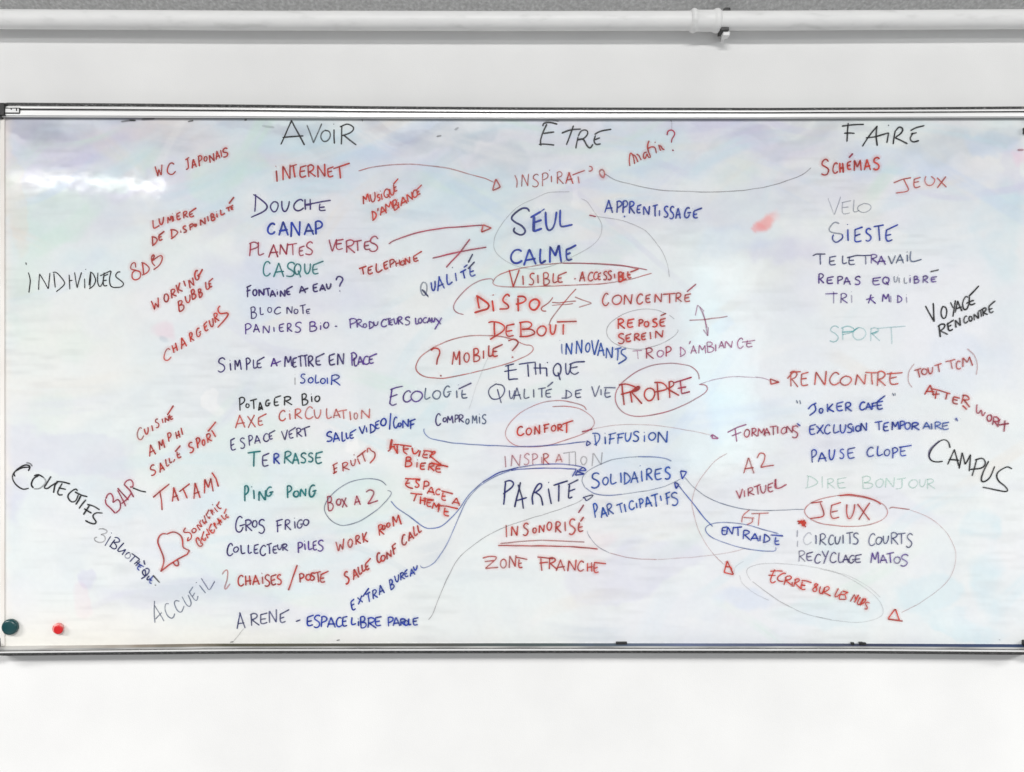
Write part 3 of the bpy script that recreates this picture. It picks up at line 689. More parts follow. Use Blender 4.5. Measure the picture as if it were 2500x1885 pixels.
 ("SONNERIE GENERALE", 'e3', 'red', 3.9, .95, "~930,865;862,945;895,1000;1010,995;1078,1070;1060,1170;960,1232;995,1112 ~1110,905;1092,955;1120,1002;1180,985;1207,920;1170,890;1110,905 /1215,808;1315,942 /1215,808;1250,785;1362,852 /1362,852;1290,715;1335,655 ~1368,640;1395,720;1450,777;1445,690 /1425,530;1450,640;1492,746 /1470,482;1505,560 ~1505,560;1560,628;1582,595;1560,565 /1485,510;1550,372 /1600,400;1662,532 ~1582,425;1602,380;1645,392;1648,440;1600,480 /1688,462;1694,458 /1695,315;1740,390;1796,438 ~1750,240;1790,300;1830,345;1875,355;1890,322 /1775,275;1830,148 /1645,246;1655,244 #scarlet ~1302,1222;1262,1125;1210,1150;1205,1230;1260,1340;1320,1382;1385,1335;1372,1278;1310,1282 /1320,1268;1370,1110;1415,955 ~1352,1112;1400,1190;1430,1226;1472,1190;1442,1130 /1470,1050;1538,1150 /1470,1040;1580,1052 /1485,890;1582,1054 ~1540,890;1590,965;1645,1022;1695,985;1700,900 /1560,890;1625,748 /1600,955;1645,920 /1682,740;1762,897 ~1668,765;1690,722;1722,742;1720,800;1685,830 /1780,608;1868,802 /1780,608;1905,737 /1775,785;1885,640 ~1875,525;1940,620;1990,652;2012,590 /2000,540;2040,602 ~2040,602;2078,592;2068,552 /1990,560;2042,490 /1960,492;2025,343"),
 ("ACCUEIL", 'd1', 'slate', 3.8, .6, "~968,1210;965,1330;975,1475 /970,1265;1085,1455 /978,1430;1058,1350 ~1142,1250;1105,1245;1092,1310;1130,1395;1185,1418;1212,1362 ~1268,1220;1222,1208;1205,1245;1240,1325;1290,1347;1325,1270 ~1295,1160;1350,1250;1390,1278;1405,1230;1370,1140 ~1382,1100;1440,1190;1475,1210;1490,1150 /1385,1112;1432,1040 /1420,1160;1455,1112 /1505,1020;1580,1122 #navy ~1525,940;1590,1040;1628,1080;1692,975 /1468,990;1472,996"),
 ("2 CHAISES / POSTE", 'd2', 'red', 4.8, .9, "%.45 ~8,945;40,905;68,905;62,990;38,1080;48,1098;92,1040 %.9 @3 C:178,1067,58,112 H:252,1062,58,104 A:327,1057,68,104 i:427,1047,8,80 S:452,1072,58,125 E:522,1057,58,108 S:582,1052,48,108 /790,845;750,965;700,1112 P:817,1032,48,94 O:882,1007,48,64 S:927,1007,48,78 T:967,1032,78,108 e:1032,1027,54,88"),
 ("GROS FRIGO", 'd2', 'violet', 4.6, .92, "@2 G:152,507,88,165 R:252,497,68,118 O:327,457,48,74 S:387,522,68,145 F:577,507,68,128 R:662,487,58,108 i:762,472,8,80 G:792,467,62,90 O:852,442,58,68"),
 ("COLLECTEUR PILES", 'd2', 'violet', 4.6, .94, "@2 C:62,752,60,128 O:127,717,54,58 L:207,737,44,98 L:282,732,40,94 E:342,732,48,98 C:407,752,58,108 T:472,737,58,108 E:542,727,44,78 U:587,692,44,60 R:637,702,54,74 #purple P:797,722,48,110 i:867,692,8,70 L:907,692,44,94 E:957,692,44,94 S:1002,702,62,114"),
 ("WORK ROOM", 'd2', 'red', 4.8, .92, "@15 %.7 W:1200,712,78,110 O:1320,672,46,88 %.95 R:1400,642,46,94 K:1475,622,50,108 #scarlet R:1640,547,50,112 O:1672,490,34,50 O:1718,462,38,50 M:1790,452,72,108"),
 ("SALLE CONF CALL", 'd2', 'red', 5, .94, "@24 S:1292,1052,46,128 A:1375,1007,52,108 L:1435,952,34,88 L:1470,922,34,78 e:1508,905,38,80 C:1625,835,42,108 O:1662,815,46,58 N:1726,790,46,78 F:1790,742,46,98 C:1885,647,46,108 A:1946,602,56,88 L:2010,552,36,108 L:2052,522,36,88"),
 ("EXTRA BUREAU", 'd2', 'blue', 4.6, .94, "@22 E:1362,1325,42,108 X:1425,1257,46,78 T:1512,1247,50,98 /1470,1180;1535,1085 R:1578,1205,46,90 A:1642,1162,52,98 B:1758,1105,42,98 U:1815,1032,38,74 R:1864,1010,42,74 E:1914,975,32,68 A:1962,970,52,74 U:2004,912,36,50"),
 ("ARENE", 'd2', 'navy', 4.6, .78, "@4 A:167,1512,78,168 R:312,1482,78,128 E:412,1462,74,112 N:502,1452,74,138 e:612,1447,62,100 /775,1432;825,1418"),
 ("ESPACE LIBRE PAROLE", 'd2', 'blue', 5, .97, "@1 E:892,1482,68,108 S:962,1497,68,128 P:1037,1492,58,108 A:1102,1497,84,108 C:1197,1492,58,104 E:1262,1487,54,104 L:1352,1472,50,84 i:1422,1482,8,56 B:1447,1502,62,118 R:1522,1502,84,108 E:1602,1482,64,98 P:1732,1487,54,98 A:1787,1482,68,94 R:1862,1477,58,70 O:1902,1472,44,50 L:1947,1472,30,70 E:1992,1472,58,78"),
 ("PING PONG", 'd2', 'teal', 5.6, .95, "@1 P:242,190,44,168 I:337,167,10,100 N:392,182,72,108 G:467,137,66,104 P:687,152,44,128 O:752,142,54,64 N:822,142,58,88 G:917,142,68,128 /316,34;320,38"),
 ("BOX A 2", 'd3', 'crimson', 4.6, .8, "@4 B:97,907,62,158 O:192,847,52,74 X:257,872,52,108 A:397,847,62,108 2:530,830,128,158"),
 ("ATELIER BIERE", 'e2', 'scarlet', 4.8, .92, "^8 /560,825;548,915;540,950 ^4.8 /545,950;513,975 /530,922;600,912 /580,905;625,1000 /575,892;650,890 /622,900;628,1005 /650,893;795,915 ~705,900;695,970;745,1005 /690,950;762,940 ~800,925;815,995;850,990;885,955 /896,958;878,1035 /928,963;1035,972 ~945,972;925,1035;985,1050 /935,1012;985,1008 ~1020,985;1070,968;1062,1000;1000,1022 /1042,975;1003,1052 ~1008,1025;1100,1100;1140,1130 @-7 B:712,1145,78,112 i:848,1160,8,66 E:892,1182,64,82 R:985,1192,72,88 E:1075,1212,72,86 /1020,1102;1130,1130;1225,1155"),
 ("ESPACE A THEME", 'd3', 'scarlet', 4.6, .9, "/960,545;1140,552 ~1000,555;968,610;1010,645;1055,655 /965,600;1022,595 @-14 S:1070,640,50,92 P:1165,672,54,108 A:1212,717,72,88 C:1305,722,46,72 c:1372,782,52,86 /1370,680;1505,718 A:1487,832,84,82 /1020,708;1160,725 /1090,720;1060,802 H:1128,832,58,88 E:1205,852,56,78 /1165,768;1290,786 M:1268,887,72,78 /1325,848;1440,855;1560,885 /1345,850;1335,925 c:1395,957,66,88"),
 ("ETRE", 'b1', 'black', 5.2, .95, "~1385,98;1395,62;1470,50;1570,68 ~1435,66;1380,185;1352,280;1360,345 /1385,190;1530,170 ~1330,325;1400,322;1530,336 ~1620,183;1740,142;1870,132 ~1775,85;1720,240;1680,335 ~1830,225;1870,158;1935,148;1952,190;1905,250;1815,272 /1830,230;1800,380 ~1825,270;1895,262;1945,345;1985,375;2022,322 ~2040,202;2115,162;2256,135 ~2052,210;2032,280;2060,330;2122,322 /2040,270;2110,240"),
 ("INSPIRAT", 'b1', 'brick', 3.8, .75, "~1025,715;1055,790;1048,880 N:1115,867,85,165 S:1245,867,85,165 P:1375,857,70,170 I:1486,808,12,85 /1466,656;1470,660 R:1558,832,80,155 #red %.95 A:1670,832,90,155 %.75 /1832,732;1845,825 /1755,716;1920,655 ~1968,605;2008,615;2005,660;1962,665"),
 ("matin?", 'b2', 'red', 4.4, .9, "~510,605;502,520;518,435;550,480;572,578 ~545,455;575,470;600,520;612,555 ~590,455;620,465;640,500;658,528 ~728,425;690,430;678,490;705,510;728,440;745,495;780,485 ~752,278;735,340;748,420;775,480 ~730,390;780,358;825,362;840,400;845,442 /822,300;838,304 ~875,330;888,375;902,410 ~880,345;905,350;920,385;950,396 #crimson ~985,212;995,160;1045,145;1080,190;1045,260;1040,308 ^6 /1046,406;1068,399"),
 ("SEUL", 'b1', 'blue', 6.6, 1, "#navy ~1212,1185;1190,1145;1120,1143;1020,1212;982,1270;1030,1318;1110,1360;1158,1425;1135,1468;1090,1477;1030,1450;1010,1418;1030,1385 #blue ^9 /1270,1240;1265,1440 ^7 /1225,1260;1362,1178 /1265,1325;1368,1285 /1268,1438;1375,1398 ^4 /1362,1178;1405,1143 ^6.6 U:1412,1422,140,240 L:1590,1382,172,222"),
 ("CALME", 'b4', 'blue', 6.6, 1, "C:1287,332,145,180 @3 A:1455,357,150,205 L:1658,332,78,188 M:1782,322,140,212 e:1992,292,84,155"),
 ("APPRENTISSAGE", 'b2', 'blue', 5, .95, "@-2 A:190,1197,95,165 P:337,1197,62,150 P:412,1202,62,160 R:497,1212,68,165 E:597,1202,54,108 N:682,1227,74,118 T:792,1245,70,145 I:880,1242,8,80 S:937,1257,58,150 S:1012,1272,54,160 A:1092,1272,58,135 G:1202,1262,74,138 e:1318,1262,64,100 /438,1232;446,1256"),
 ("QUALITE", 'b4', 'blue', 5, .95, "@17 #slate %.5 Q:150,748,80,168 #navy %.95 /155,660;238,748 #blue U:285,690,52,125 A:355,682,86,178 L:482,607,66,138 I:594,560,8,115 T:652,535,80,98 /690,385;740,345 c:775,497,66,120 #navy /745,320;805,208 /740,400;830,308 /545,378;549,383"),
 ("VISIBLE - ACCESSIBLE", 'b4', 'red', 4.4, .9, "V:1265,627,130,212 I:1438,605,12,120 S:1517,607,68,158 I:1628,587,10,115 B:1702,602,78,152 L:1822,577,58,128 e:1887,572,66,102 /2090,526;2120,524 !b5 A:70,407,58,115 C:162,402,58,108 C:227,387,48,94 E:277,387,38,78 S:337,387,44,98 S:387,387,48,104 I:460,372,8,58 ^5.5 #scarlet B:507,407,56,112 L:557,387,42,88 c:612,367,48,80 ^4.4 /640,300;735,262"),
 ("DISPO <-> CONCENTRE", 'b4', 'scarlet', 6, 1, "/862,742;872,820;888,905 ^7 ~845,738;930,790;1005,850;995,905;920,930;822,955 ^6 /1050,798;1070,942 /1064,724;1067,738 ~1275,752;1245,718;1195,765;1190,812;1255,865;1248,905;1140,912 /1380,765;1384,942 ~1368,752;1450,752;1480,792;1430,830;1350,850 O:1515,922,130,142 #brick ^3.8 %.8 ~1825,760;1770,830;1680,895;1690,930;1740,935 #red ^3.2 /1810,825;1900,830;2120,808 /1810,862;2080,843 ~2118,652;1930,870;1810,1030;1770,1118 #brick !b5 /15,582;205,650;60,695 ^4.4 #red @1 %.85 C:330,675,70,140 O:440,665,105,110 N:575,668,80,120 C:715,660,70,115 E:818,645,60,90 N:920,645,75,105 T:1010,655,140,110 R:1155,640,65,105 E:1255,635,70,90 #crimson /1280,520;1388,432"),
 ("DEBOUT", 'b4', 'scarlet', 5, .95, "~1000,1082;1050,1070;1150,1088;1212,1140;1170,1205;1020,1298 /1075,1080;1085,1250 E:1228,1252,108,150 B:1395,1258,190,185 O:1620,1250,120,130 U:1790,1232,70,130 /1870,1076;2000,1072;2130,1065 %.8 /1955,1100;1952,1240"),
 ("? MOBILE ?", 'c2', 'red', 4.8, .9, "~560,256;600,228;650,240;662,285;635,350;628,420 ^7 /666,546;682,535 ^4.8 M:805,422,80,160 O:937,387,58,108 B:1037,382,72,145 I:1150,352,8,95 L:1207,327,56,128 e:1257,327,66,108 ~1430,150;1500,128;1542,160;1530,195;1475,265 /1470,336;1490,328"),
 ("REPOSE SEREIN", 'b5', 'scarlet', 4.8, .95, "@1 R:500,942,75,115 E:610,922,75,90 P:735,920,50,85 O:800,920,55,65 S:890,920,60,95 E:980,912,65,85 #brick /985,795;1050,765 #red @4 S:505,1108,75,115 E:595,1087,65,85 R:690,1080,60,85 E:770,1065,55,75 I:868,1058,8,85 N:925,1048,85,90"),
 ("INNOVANTS", 'b5', 'azure', 4.8, .98, "!b4 %.5 I:1932,1480,10,130 /1908,1305;1914,1312 %.98 N:1990,1497,75,160 !b5 N:32,1228,65,165 O:135,1205,52,110 V:205,1235,75,165 A:275,1248,70,150 N:368,1278,68,130 /465,1172;545,1152 /505,1165;497,1300 ~598,1168;555,1175;540,1215;595,1262;590,1285;505,1338"),
 ("TROP D'AMBIANCE", 'b5', 'magenta', 4, .75, "%.5 T:665,1285,110,100 %.85 #crimson R:815,1280,85,125 #magenta %.7 O:945,1258,70,75 #crimson %.85 P:1040,1258,60,115 #magenta %.7 D:1205,1250,65,105 /1325,1075;1310,1115 A:1325,1222,65,95 M:1415,1218,80,95 B:1510,1205,75,115 I:1605,1195,8,80 A:1640,1165,60,85 N:1715,1160,75,85 C:1855,1160,65,120 c:1955,1145,75,75 /1905,1092;2055,1068"),
 ("ETHIQUE", 'c2', 'navy', 4.6, .95, "/1395,432;1500,405 /1430,420;1435,585 /1385,492;1530,470 /1435,585;1545,575 /1550,410;1740,385 /1650,410;1662,555 /1735,390;1742,532 /1790,400;1795,526 /1715,456;1865,455 /1865,450;1868,550 /1872,385;1874,400 O:1937,542,90,140 /1990,500;2016,592 U:2075,527,58,130 !c3 ~128,132;200,106;300,102 ~150,130;142,200;185,238;235,215 /145,172;222,156"),
 ("ECOLOGIE", 'c2', 'purple', 4.6, .88, "/105,702;170,675;250,660 /128,680;95,860 /95,782;190,750 ~98,845;128,878;180,855 C:247,837,92,130 O:337,832,125,120 #slate L:492,807,64,135 O:582,802,88,94 G:707,782,78,128 I:848,792,10,88 c:907,797,72,100 #violet /870,692;1020,620 /870,640;874,646"),
 ("QUALITE DE VIE", 'c2', 'navy', 4.2, .78, "O:1205,805,182,172 /1310,690;1356,850 U:1442,802,58,100 A:1492,812,78,138 L:1607,797,64,110 I:1715,787,8,95 T:1762,787,90,105 E:1852,782,68,88 /1870,666;1940,610 !c3 D:88,492,72,88 /45,492;90,490 E:192,487,72,88 V:367,482,84,118 I:467,462,8,70 c:512,482,72,94 /500,378;630,380"),
 ("PROPRE", 'c3', 'red', 5, .95, "~660,350;740,340;835,372;845,402;680,452 /695,345;718,570 ^6 ~800,420;870,365;885,385;850,412;775,432 ^5 /785,430;802,542 /800,432;912,552 O:937,522,108,140 ~1040,325;1130,332;1178,388;1110,415;1045,425 /1075,330;1088,516 ~1190,320;1235,308;1250,352;1180,395 /1200,318;1210,492 /1190,396;1308,466 #crimson /1250,326;1445,268 /1320,300;1332,442 /1290,386;1385,370 /1330,446;1425,420"),
 ("COMPROMIS", 'c2', 'violet', 4.2, .88, "@1 C:617,1102,58,138 O:697,1062,40,50 M:747,1077,62,88 P:832,1072,38,88 R:877,1067,54,88 #slate O:952,1087,40,64 M:1027,1082,54,94 i:1107,1077,8,76 S:1137,1082,48,108"),
 ("CONFORT", 'c2', 'scarlet', 4.8, .95, "@4 C:1532,1217,78,108 O:1637,1207,58,78 N:1732,1207,58,108 F:1832,1187,68,98 O:1917,1167,52,68 R:1987,1167,58,78 /2040,1086;2165,1042 /2092,1070;2086,1186"),
 ("DIFFUSION", 'c3', 'azure', 4.6, .92, "%.75 ~375,872;440,872;458,910;435,965;395,992 /402,880;420,1005 %.92 i:512,987,8,85 F:552,987,78,122 F:642,982,78,112 U:727,957,64,98 S:812,957,68,112 i:932,962,8,76 O:982,942,72,84 N:1082,972,98,128"),
 ("INSPIRATION", 'd4', 'crimson', 3.8, .55, "I:378,217,14,150 N:462,207,108,160 S:617,182,74,145 P:727,182,68,140 I:840,167,8,90 #red %.75 R:862,177,78,140 %.6 A:1022,152,84,110 #grey %.45 T:1115,197,150,180 I:1275,192,8,180 O:1342,182,78,110 N:1492,197,118,180"),
 ("PARITE", 'd4', 'navy', 5.2, .98, "~370,402;440,382;485,410;470,460;355,556 /385,400;366,692 /580,400;500,722 /548,430;600,600;612,742 ~525,640;580,620;660,598 ~738,690;728,580;790,440;840,420;840,470;760,535;745,515 ~760,530;830,580;865,700 /930,480;968,682 /935,403;938,408 /995,442;1185,385 /1066,432;1060,652 /1180,436;1315,368 /1198,430;1184,602 /1182,522;1275,485 ~1184,600;1205,606;1240,588"),
 ("INSONORISE", 'd4', 'red', 4.8, .88, "%.7 I:390,1107,12,165 %.9 N:462,1087,78,130 S:607,1082,74,165 O:732,1052,48,70 N:817,1047,62,104 O:912,1017,62,114 R:1022,1042,68,138 %.75 I:1142,1027,10,125 S:1192,1067,88,205 %.9 c:1312,1032,72,125 /1340,905;1382,842 #crimson /1315,795;1382,685"),
 ("ZONE FRANCHE", 'd4', 'red', 4.4, .85, "%.7 ~95,1370;180,1345;272,1355;240,1405;130,1500 ~130,1500;200,1495;295,1485 /120,1412;245,1400 O:322,1497,74,120 N:432,1492,84,160 %.85 c:552,1490,56,108 /520,1355;665,1388 /790,1352;990,1375 /835,1365;850,1532 /815,1432;932,1420 R:937,1512,98,148 A:1032,1532,108,145 N:1182,1537,94,150 C:1302,1537,78,138 #scarlet H:1422,1542,68,118 c:1512,1552,66,116 /1510,1420;1668,1440"),
 ("SOLIDAIRES", 'c3', 'azure', 4.8, .95, "@2 S:367,1457,92,165 O:492,1422,58,84 L:572,1417,68,118 I:682,1402,8,115 D:717,1412,68,124 A:792,1402,74,124 I:905,1387,10,118 /888,1213;893,1218 R:957,1372,62,124 E:1052,1367,76,118 S:1152,1362,62,134"),
 ("PARTICIPATIFS", 'd5', 'azure', 4.8, .95, "@9 P:312,912,38,148 A:375,912,62,110 R:445,882,56,114 T:545,867,70,98 I:622,852,8,88 C:668,832,54,98 I:742,812,8,60 P:775,812,42,98 A:836,802,66,108 T:902,802,80,128 I:992,737,8,60 F:1054,777,56,128 S:1108,787,74,138"),
 ("FAIRE", 'b3', 'black', 5, .95, "~1030,78;1150,66;1270,62 /1100,45;1090,150;1086,248 /1055,155;1170,155 /1250,298;1310,205;1412,75 ~1410,75;1400,180;1412,292 ~1288,206;1410,188;1535,150 /1535,150;1515,262 /1530,70;1534,74 ~1605,130;1645,88;1685,110;1665,155;1600,202 /1605,125;1580,275 /1602,202;1735,272 ~1765,130;1830,95;1915,75 ~1795,150;1762,215;1795,250;1858,235 /1770,166;1835,150"),
 ("SCHEMAS", 'b3', 'scarlet', 5, .95, "@2 #red S:812,602,86,165 C:932,587,55,118 ^6 #scarlet H:1010,582,42,108 ^5 E:1092,547,46,88 M:1162,562,78,114 A:1272,552,66,118 S:1367,547,72,128 #crimson /1105,418;1150,370"),
 ("JEUX at upper right", 'b3', 'salmon', 4.2, .8, "/1585,690;1680,650;1775,633 ~1692,645;1740,740;1735,775;1608,798 @4 E:1802,742,78,108 %.6 ~1935,615;1918,665;1945,712;2000,710;2030,655;1985,618 %.8 X:2055,747,92,122"),
 ("VELO", 'b3', 'slate', 3.4, .42, "%.25 /880,850;950,1030 %.42 /1020,835;950,1030 E:1032,1022,96,140 L:1152,1002,68,140 O:1195,1002,145,95"),
 ("SIESTE", 'b3', 'azure', 4.8, .92, "#slate %.55 ~1005,1120;950,1110;895,1180;920,1215;1035,1235 #blue %.85 ~1035,1235;1040,1280;970,1325;932,1285;945,1240 %.95 i:1092,1312,10,130 E:1167,1322,86,158 S:1282,1312,68,138 T:1372,1312,108,170 e:1502,1312,78,140"),
 ("TELETRAVAIL", 'b3', 'navy', 4.2, .85, "/718,1470;760,1450;858,1450 /800,1455;802,1565 E:897,1567,74,92 L:1037,1557,48,90 c:1105,1562,74,80 /1085,1490;1200,1465;1350,1465 %.6 /1285,1470;1288,1565 %.85 #purple R:1342,1552,72,98 A:1412,1567,86,98 #slate V:1532,1557,74,88 A:1612,1552,78,98 i:1727,1532,8,76 L:1762,1532,122,110"),
 ("REPAS EQUILIBRE", 'b6', 'purple', 4.4, .92, "@1 R:492,402,44,84 E:567,402,58,58 P:657,407,48,68 A:712,412,58,68 S:807,412,52,74 E:962,412,72,64 O:1050,407,60,64 /1080,385;1102,415 #slate %.55 U:1147,392,34,54 i:1192,397,5,50 L:1237,402,30,54 #purple %.85 i:1287,397,5,50 B:1322,397,44,58 R:1397,397,48,64 E:1472,387,48,44 #black /1465,298;1540,280"),
 ("TRI", 'b6', 'purple', 4, .75, "/550,492;660,488 %.5 /625,470;622,575 %.75 R:682,572,58,84 %.45 i:777,572,8,74"),
 ("A MIDI", 'b6', 'purple', 4, .75, "%.95 /905,540;975,522 /952,495;925,575 /940,532;992,576 M:1052,562,58,70 %.5 I:1120,567,5,60 %.8 D:1177,567,44,64 %.45 i:1257,572,5,56"),
 ("VOYAGE RENCONTRE", 'b6', 'black', 5, .97, "/1422,595;1500,735 /1500,735;1492,570 @14 O:1562,712,50,108 Y:1652,682,46,118 A:1684,657,54,98 G:1752,632,58,112 c:1808,592,52,76 /1800,512;1890,420 @20 R:1548,872,62,108 c:1622,817,42,78 /1605,760;1670,715 N:1690,787,42,74 C:1760,752,36,62 O:1804,737,30,48 N:1849,722,38,58 T:1888,702,40,62 R:1924,687,38,68 c:1980,662,40,62 /1970,605;2032,550"),
 ("SPORT", 'b6', 'aqua', 4, .38, "S:587,912,82,145 P:692,897,108,120 %.7 /700,825;790,818;835,785 %.3 O:792,892,108,110 R:942,902,78,120 %.6 /945,835;985,825;1005,815 %.3 T:1000,932,240,155"),
 ("RENCONTRE (TOUT TCM)", 'c4', 'salmon', 4.4, .9, "R:407,297,56,118 /385,237;430,185;490,180 E:492,292,58,104 N:597,287,84,110 C:712,282,72,98 O:792,287,84,74 N:912,287,74,88 /1035,190;1040,282 /985,186;1075,190 R:1072,292,68,114 c:1177,282,72,98 /1150,197;1275,190 #brick ^3 %.6 ~1365,120;1322,180;1318,255;1350,305 #red ^4 %.85 @8 T:1372,232,58,64 O:1424,207,42,48 U:1474,202,38,54 T:1524,192,58,64 T:1614,167,78,70 C:1690,167,36,68 M:1740,147,70,74 #brick ^3 %.6 ~1770,5;1825,55;1850,130;1842,207"),
 ("AFTER WORK", 'c4', 'red', 4.6, .85, "@-8 A:1442,357,74,80 /1490,310;1560,325;1645,352 /1535,330;1525,392 /1500,357;1560,355 /1618,345;1605,397 @-20 E:1655,420,48,54 R:1725,430,60,74 /1735,440;1770,475 #crimson ~1848,432;1845,495;1865,500;1880,475;1890,525;1912,490 O:1920,560,36,56 R:1962,592,46,68 /2025,545;2008,592;2095,580 /2062,555;2056,645"),
 ("JOKER CAFE in quotes", 'c4', 'blue', 4.8, .95, "/545,472;570,440;610,422 ~592,430;605,480;555,520 O:632,502,28,40 K:692,492,52,64 E:767,482,52,68 R:832,487,48,68 C:942,477,42,64 A:987,477,48,58 F:1034,477,42,58 E:1077,472,48,64 /1075,418;1140,365 #slate ^3.4 /455,400;465,426 /480,400;490,432 /1195,345;1206,370 /1214,345;1218,366"),
 ("EXCLUSION TEMPORAIRE in quotes", 'c4', 'blue', 4.6, .95, "@1 E:557,667,48,78 X:612,662,52,70 C:672,662,44,74 L:742,657,44,70 U:792,657,44,70 S:847,652,42,70 I:890,647,6,50 O:912,642,38,45 N:952,642,44,68 T:1062,637,58,70 E:1127,637,44,64 M:1192,632,52,64 P:1252,627,38,64 O:1292,627,42,54 R:1342,632,58,58 #azure %.8 A:1432,627,52,58 I:1495,627,5,50 R:1522,627,52,58 E:1582,627,52,54 #blue /458,578;486,600 /1680,555;1688,535;1697,565"),
 ("FORMATIONS", 'c3', 'magenta', 4, .75, "/1825,860;1920,812;2030,772 /1905,812;1925,960 /1870,896;1975,855 !c4 #crimson %.85 O:52,687,42,64 R:107,682,42,64 M:157,682,56,64 A:202,672,48,58 T:247,672,54,70 I:310,662,5,60 O:337,662,42,54 N:377,657,48,60 S:420,692,50,94"),
 ("PAUSE CLOPE", 'c4', 'blue', 4.4, .9, "@1 P:572,882,38,98 A:622,877,62,74 U:707,862,44,84 S:787,852,38,78 E:852,852,56,84 C:997,837,54,74 L:1077,832,44,78 O:1132,832,44,54 P:1192,852,44,84 c:1257,832,48,74 /1245,766;1345,748"),
 ("A2", 'c4', 'red', 4, .72, "A:47,967,78,122 ~150,850;175,808;212,820;205,870;178,918 /178,920;283,902"),
 ("VIRTUEL", 'd6', 'crimson', 4.2, .8, "@11 V:172,492,40,64 I:224,477,5,50 R:250,472,40,58 T:294,462,46,64 U:344,452,34,58 E:394,442,36,58 /440,350;452,410 ~448,345;440,405;470,412;525,385"),
 ("CAMPUS", 'c4', 'black', 4.8, .95, "~1642,770;1625,720;1580,708;1510,765;1478,830;1500,868;1545,877;1585,872 %.5 #violet ~1560,712;1490,775;1475,825;1490,860 %.95 #black @-10 A:1622,900,78,130 @-14 M:1708,932,74,130 ~1832,862;1890,848;1912,885;1885,922;1795,936 /1845,860;1810,987 ~1940,870;1895,960;1880,1015;1900,1032;1945,1000;1985,910 ~2118,932;2075,915;2005,965;2010,1020;2065,1065;2072,1105;1890,1072"),
 ("DIRE", 'c4', 'seagreen', 3.8, .27, "D:532,1077,88,92 I:652,1077,5,90 R:692,1082,54,74 E:772,1082,68,84"),
 ("BONJOUR", 'c4', 'seagreen', 3.8, .27, "B:962,1082,84,92 O:1067,1072,58,64 N:1142,1077,68,80 J:1227,1087,68,84 O:1322,1077,64,64 U:1402,1072,48,64 R:1462,1087,58,80"),
 ("JEUX inside a loop", 'd6', 'red', 4.2, .88, "/695,517;780,508 ~762,515;788,580;780,615;690,628 E:837,627,68,110 U:947,627,56,100 X:1032,637,82,120"),
 ("GT", 'd5', 'salmon', 3.6, .7, "~1915,825;1845,885;1830,960 /1850,908;1965,911 ~1940,915;1942,955;1880,982 /1930,868;2115,858 /2016,862;2003,992"),
 ("ENTRAIDE", 'd6', 'blue', 4.4, .95, "@-4 E:62,742,38,58 N:97,742,44,58 T:147,752,58,64 R:212,777,48,68 A:267,787,54,58 I:332,790,5,44 D:357,797,48,58 c:442,812,36,54 /410,745;500,752"),
 ("CIRCUITS COURTS", 'd6', 'navy', 4, .75, "%.25 C:642,812,58,84 %.4 /600,710;598,760 /602,785;600,830 %.8 I:730,812,5,66 R:757,817,44,80 C:822,817,38,74 U:867,812,38,58 I:922,807,5,64 T:947,812,48,84 S:992,812,44,84 C:1107,822,44,90 O:1157,812,44,54 U:1212,807,34,58 R:1267,812,48,84 T:1307,812,58,78 S:1372,832,44,100"),
 ("RECYCLAGE MATOS", 'd6', 'violet', 4.2, .82, "%.5 R:607,937,48,80 %.8 E:667,927,44,58 C:722,947,44,70 Y:777,942,44,84 C:832,942,44,74 L:892,942,34,74 A:922,942,44,58 G:967,947,44,58 E:1012,942,44,58 #purple M:1122,947,54,80 A:1187,947,48,64 T:1232,947,54,74 O:1287,947,44,48 S:1332,967,54,84"),
 ("ECRIRE SUR LES MURS", 'e5', 'scarlet', 3.8, .92, "/260,92;370,84;460,92 /338,60;290,160;265,240 ~265,235;285,282;350,250 /230,155;350,165 ~510,140;485,118;405,160;370,210;400,250;470,256 ~490,195;560,165;598,190;570,225;500,240 /510,185;480,315 /500,238;605,312 /612,260;605,340 ~640,230;705,208;722,245;650,288 /665,220;630,342 /655,285;750,375 ~755,240;840,250;920,275 ~768,255;748,360;785,386;822,370 /755,310;820,322 ~1010,290;968,290;965,330;1000,360;990,410;945,415;935,370;1000,330;1020,290 ~1062,330;1040,425;1078,450;1125,360 ~1110,360;1180,335;1190,380;1100,430 /1130,360;1085,460 /1120,430;1225,486 ~1345,360;1285,480;1310,500;1375,450 ~1400,410;1350,530;1400,535;1460,540 /1408,402;1502,428 /1380,462;1440,470 ~1500,428;1440,455;1462,510;1455,545 #brick /1600,455;1530,576 #scarlet /1600,460;1612,540 /1612,535;1668,465 /1668,465;1590,590 ~1690,500;1640,600;1680,622;1735,520 ~1720,535;1782,528;1760,580;1700,620 /1742,530;1690,642 ~1845,600;1790,580;1770,612;1805,670;1790,695;1750,688"),
]

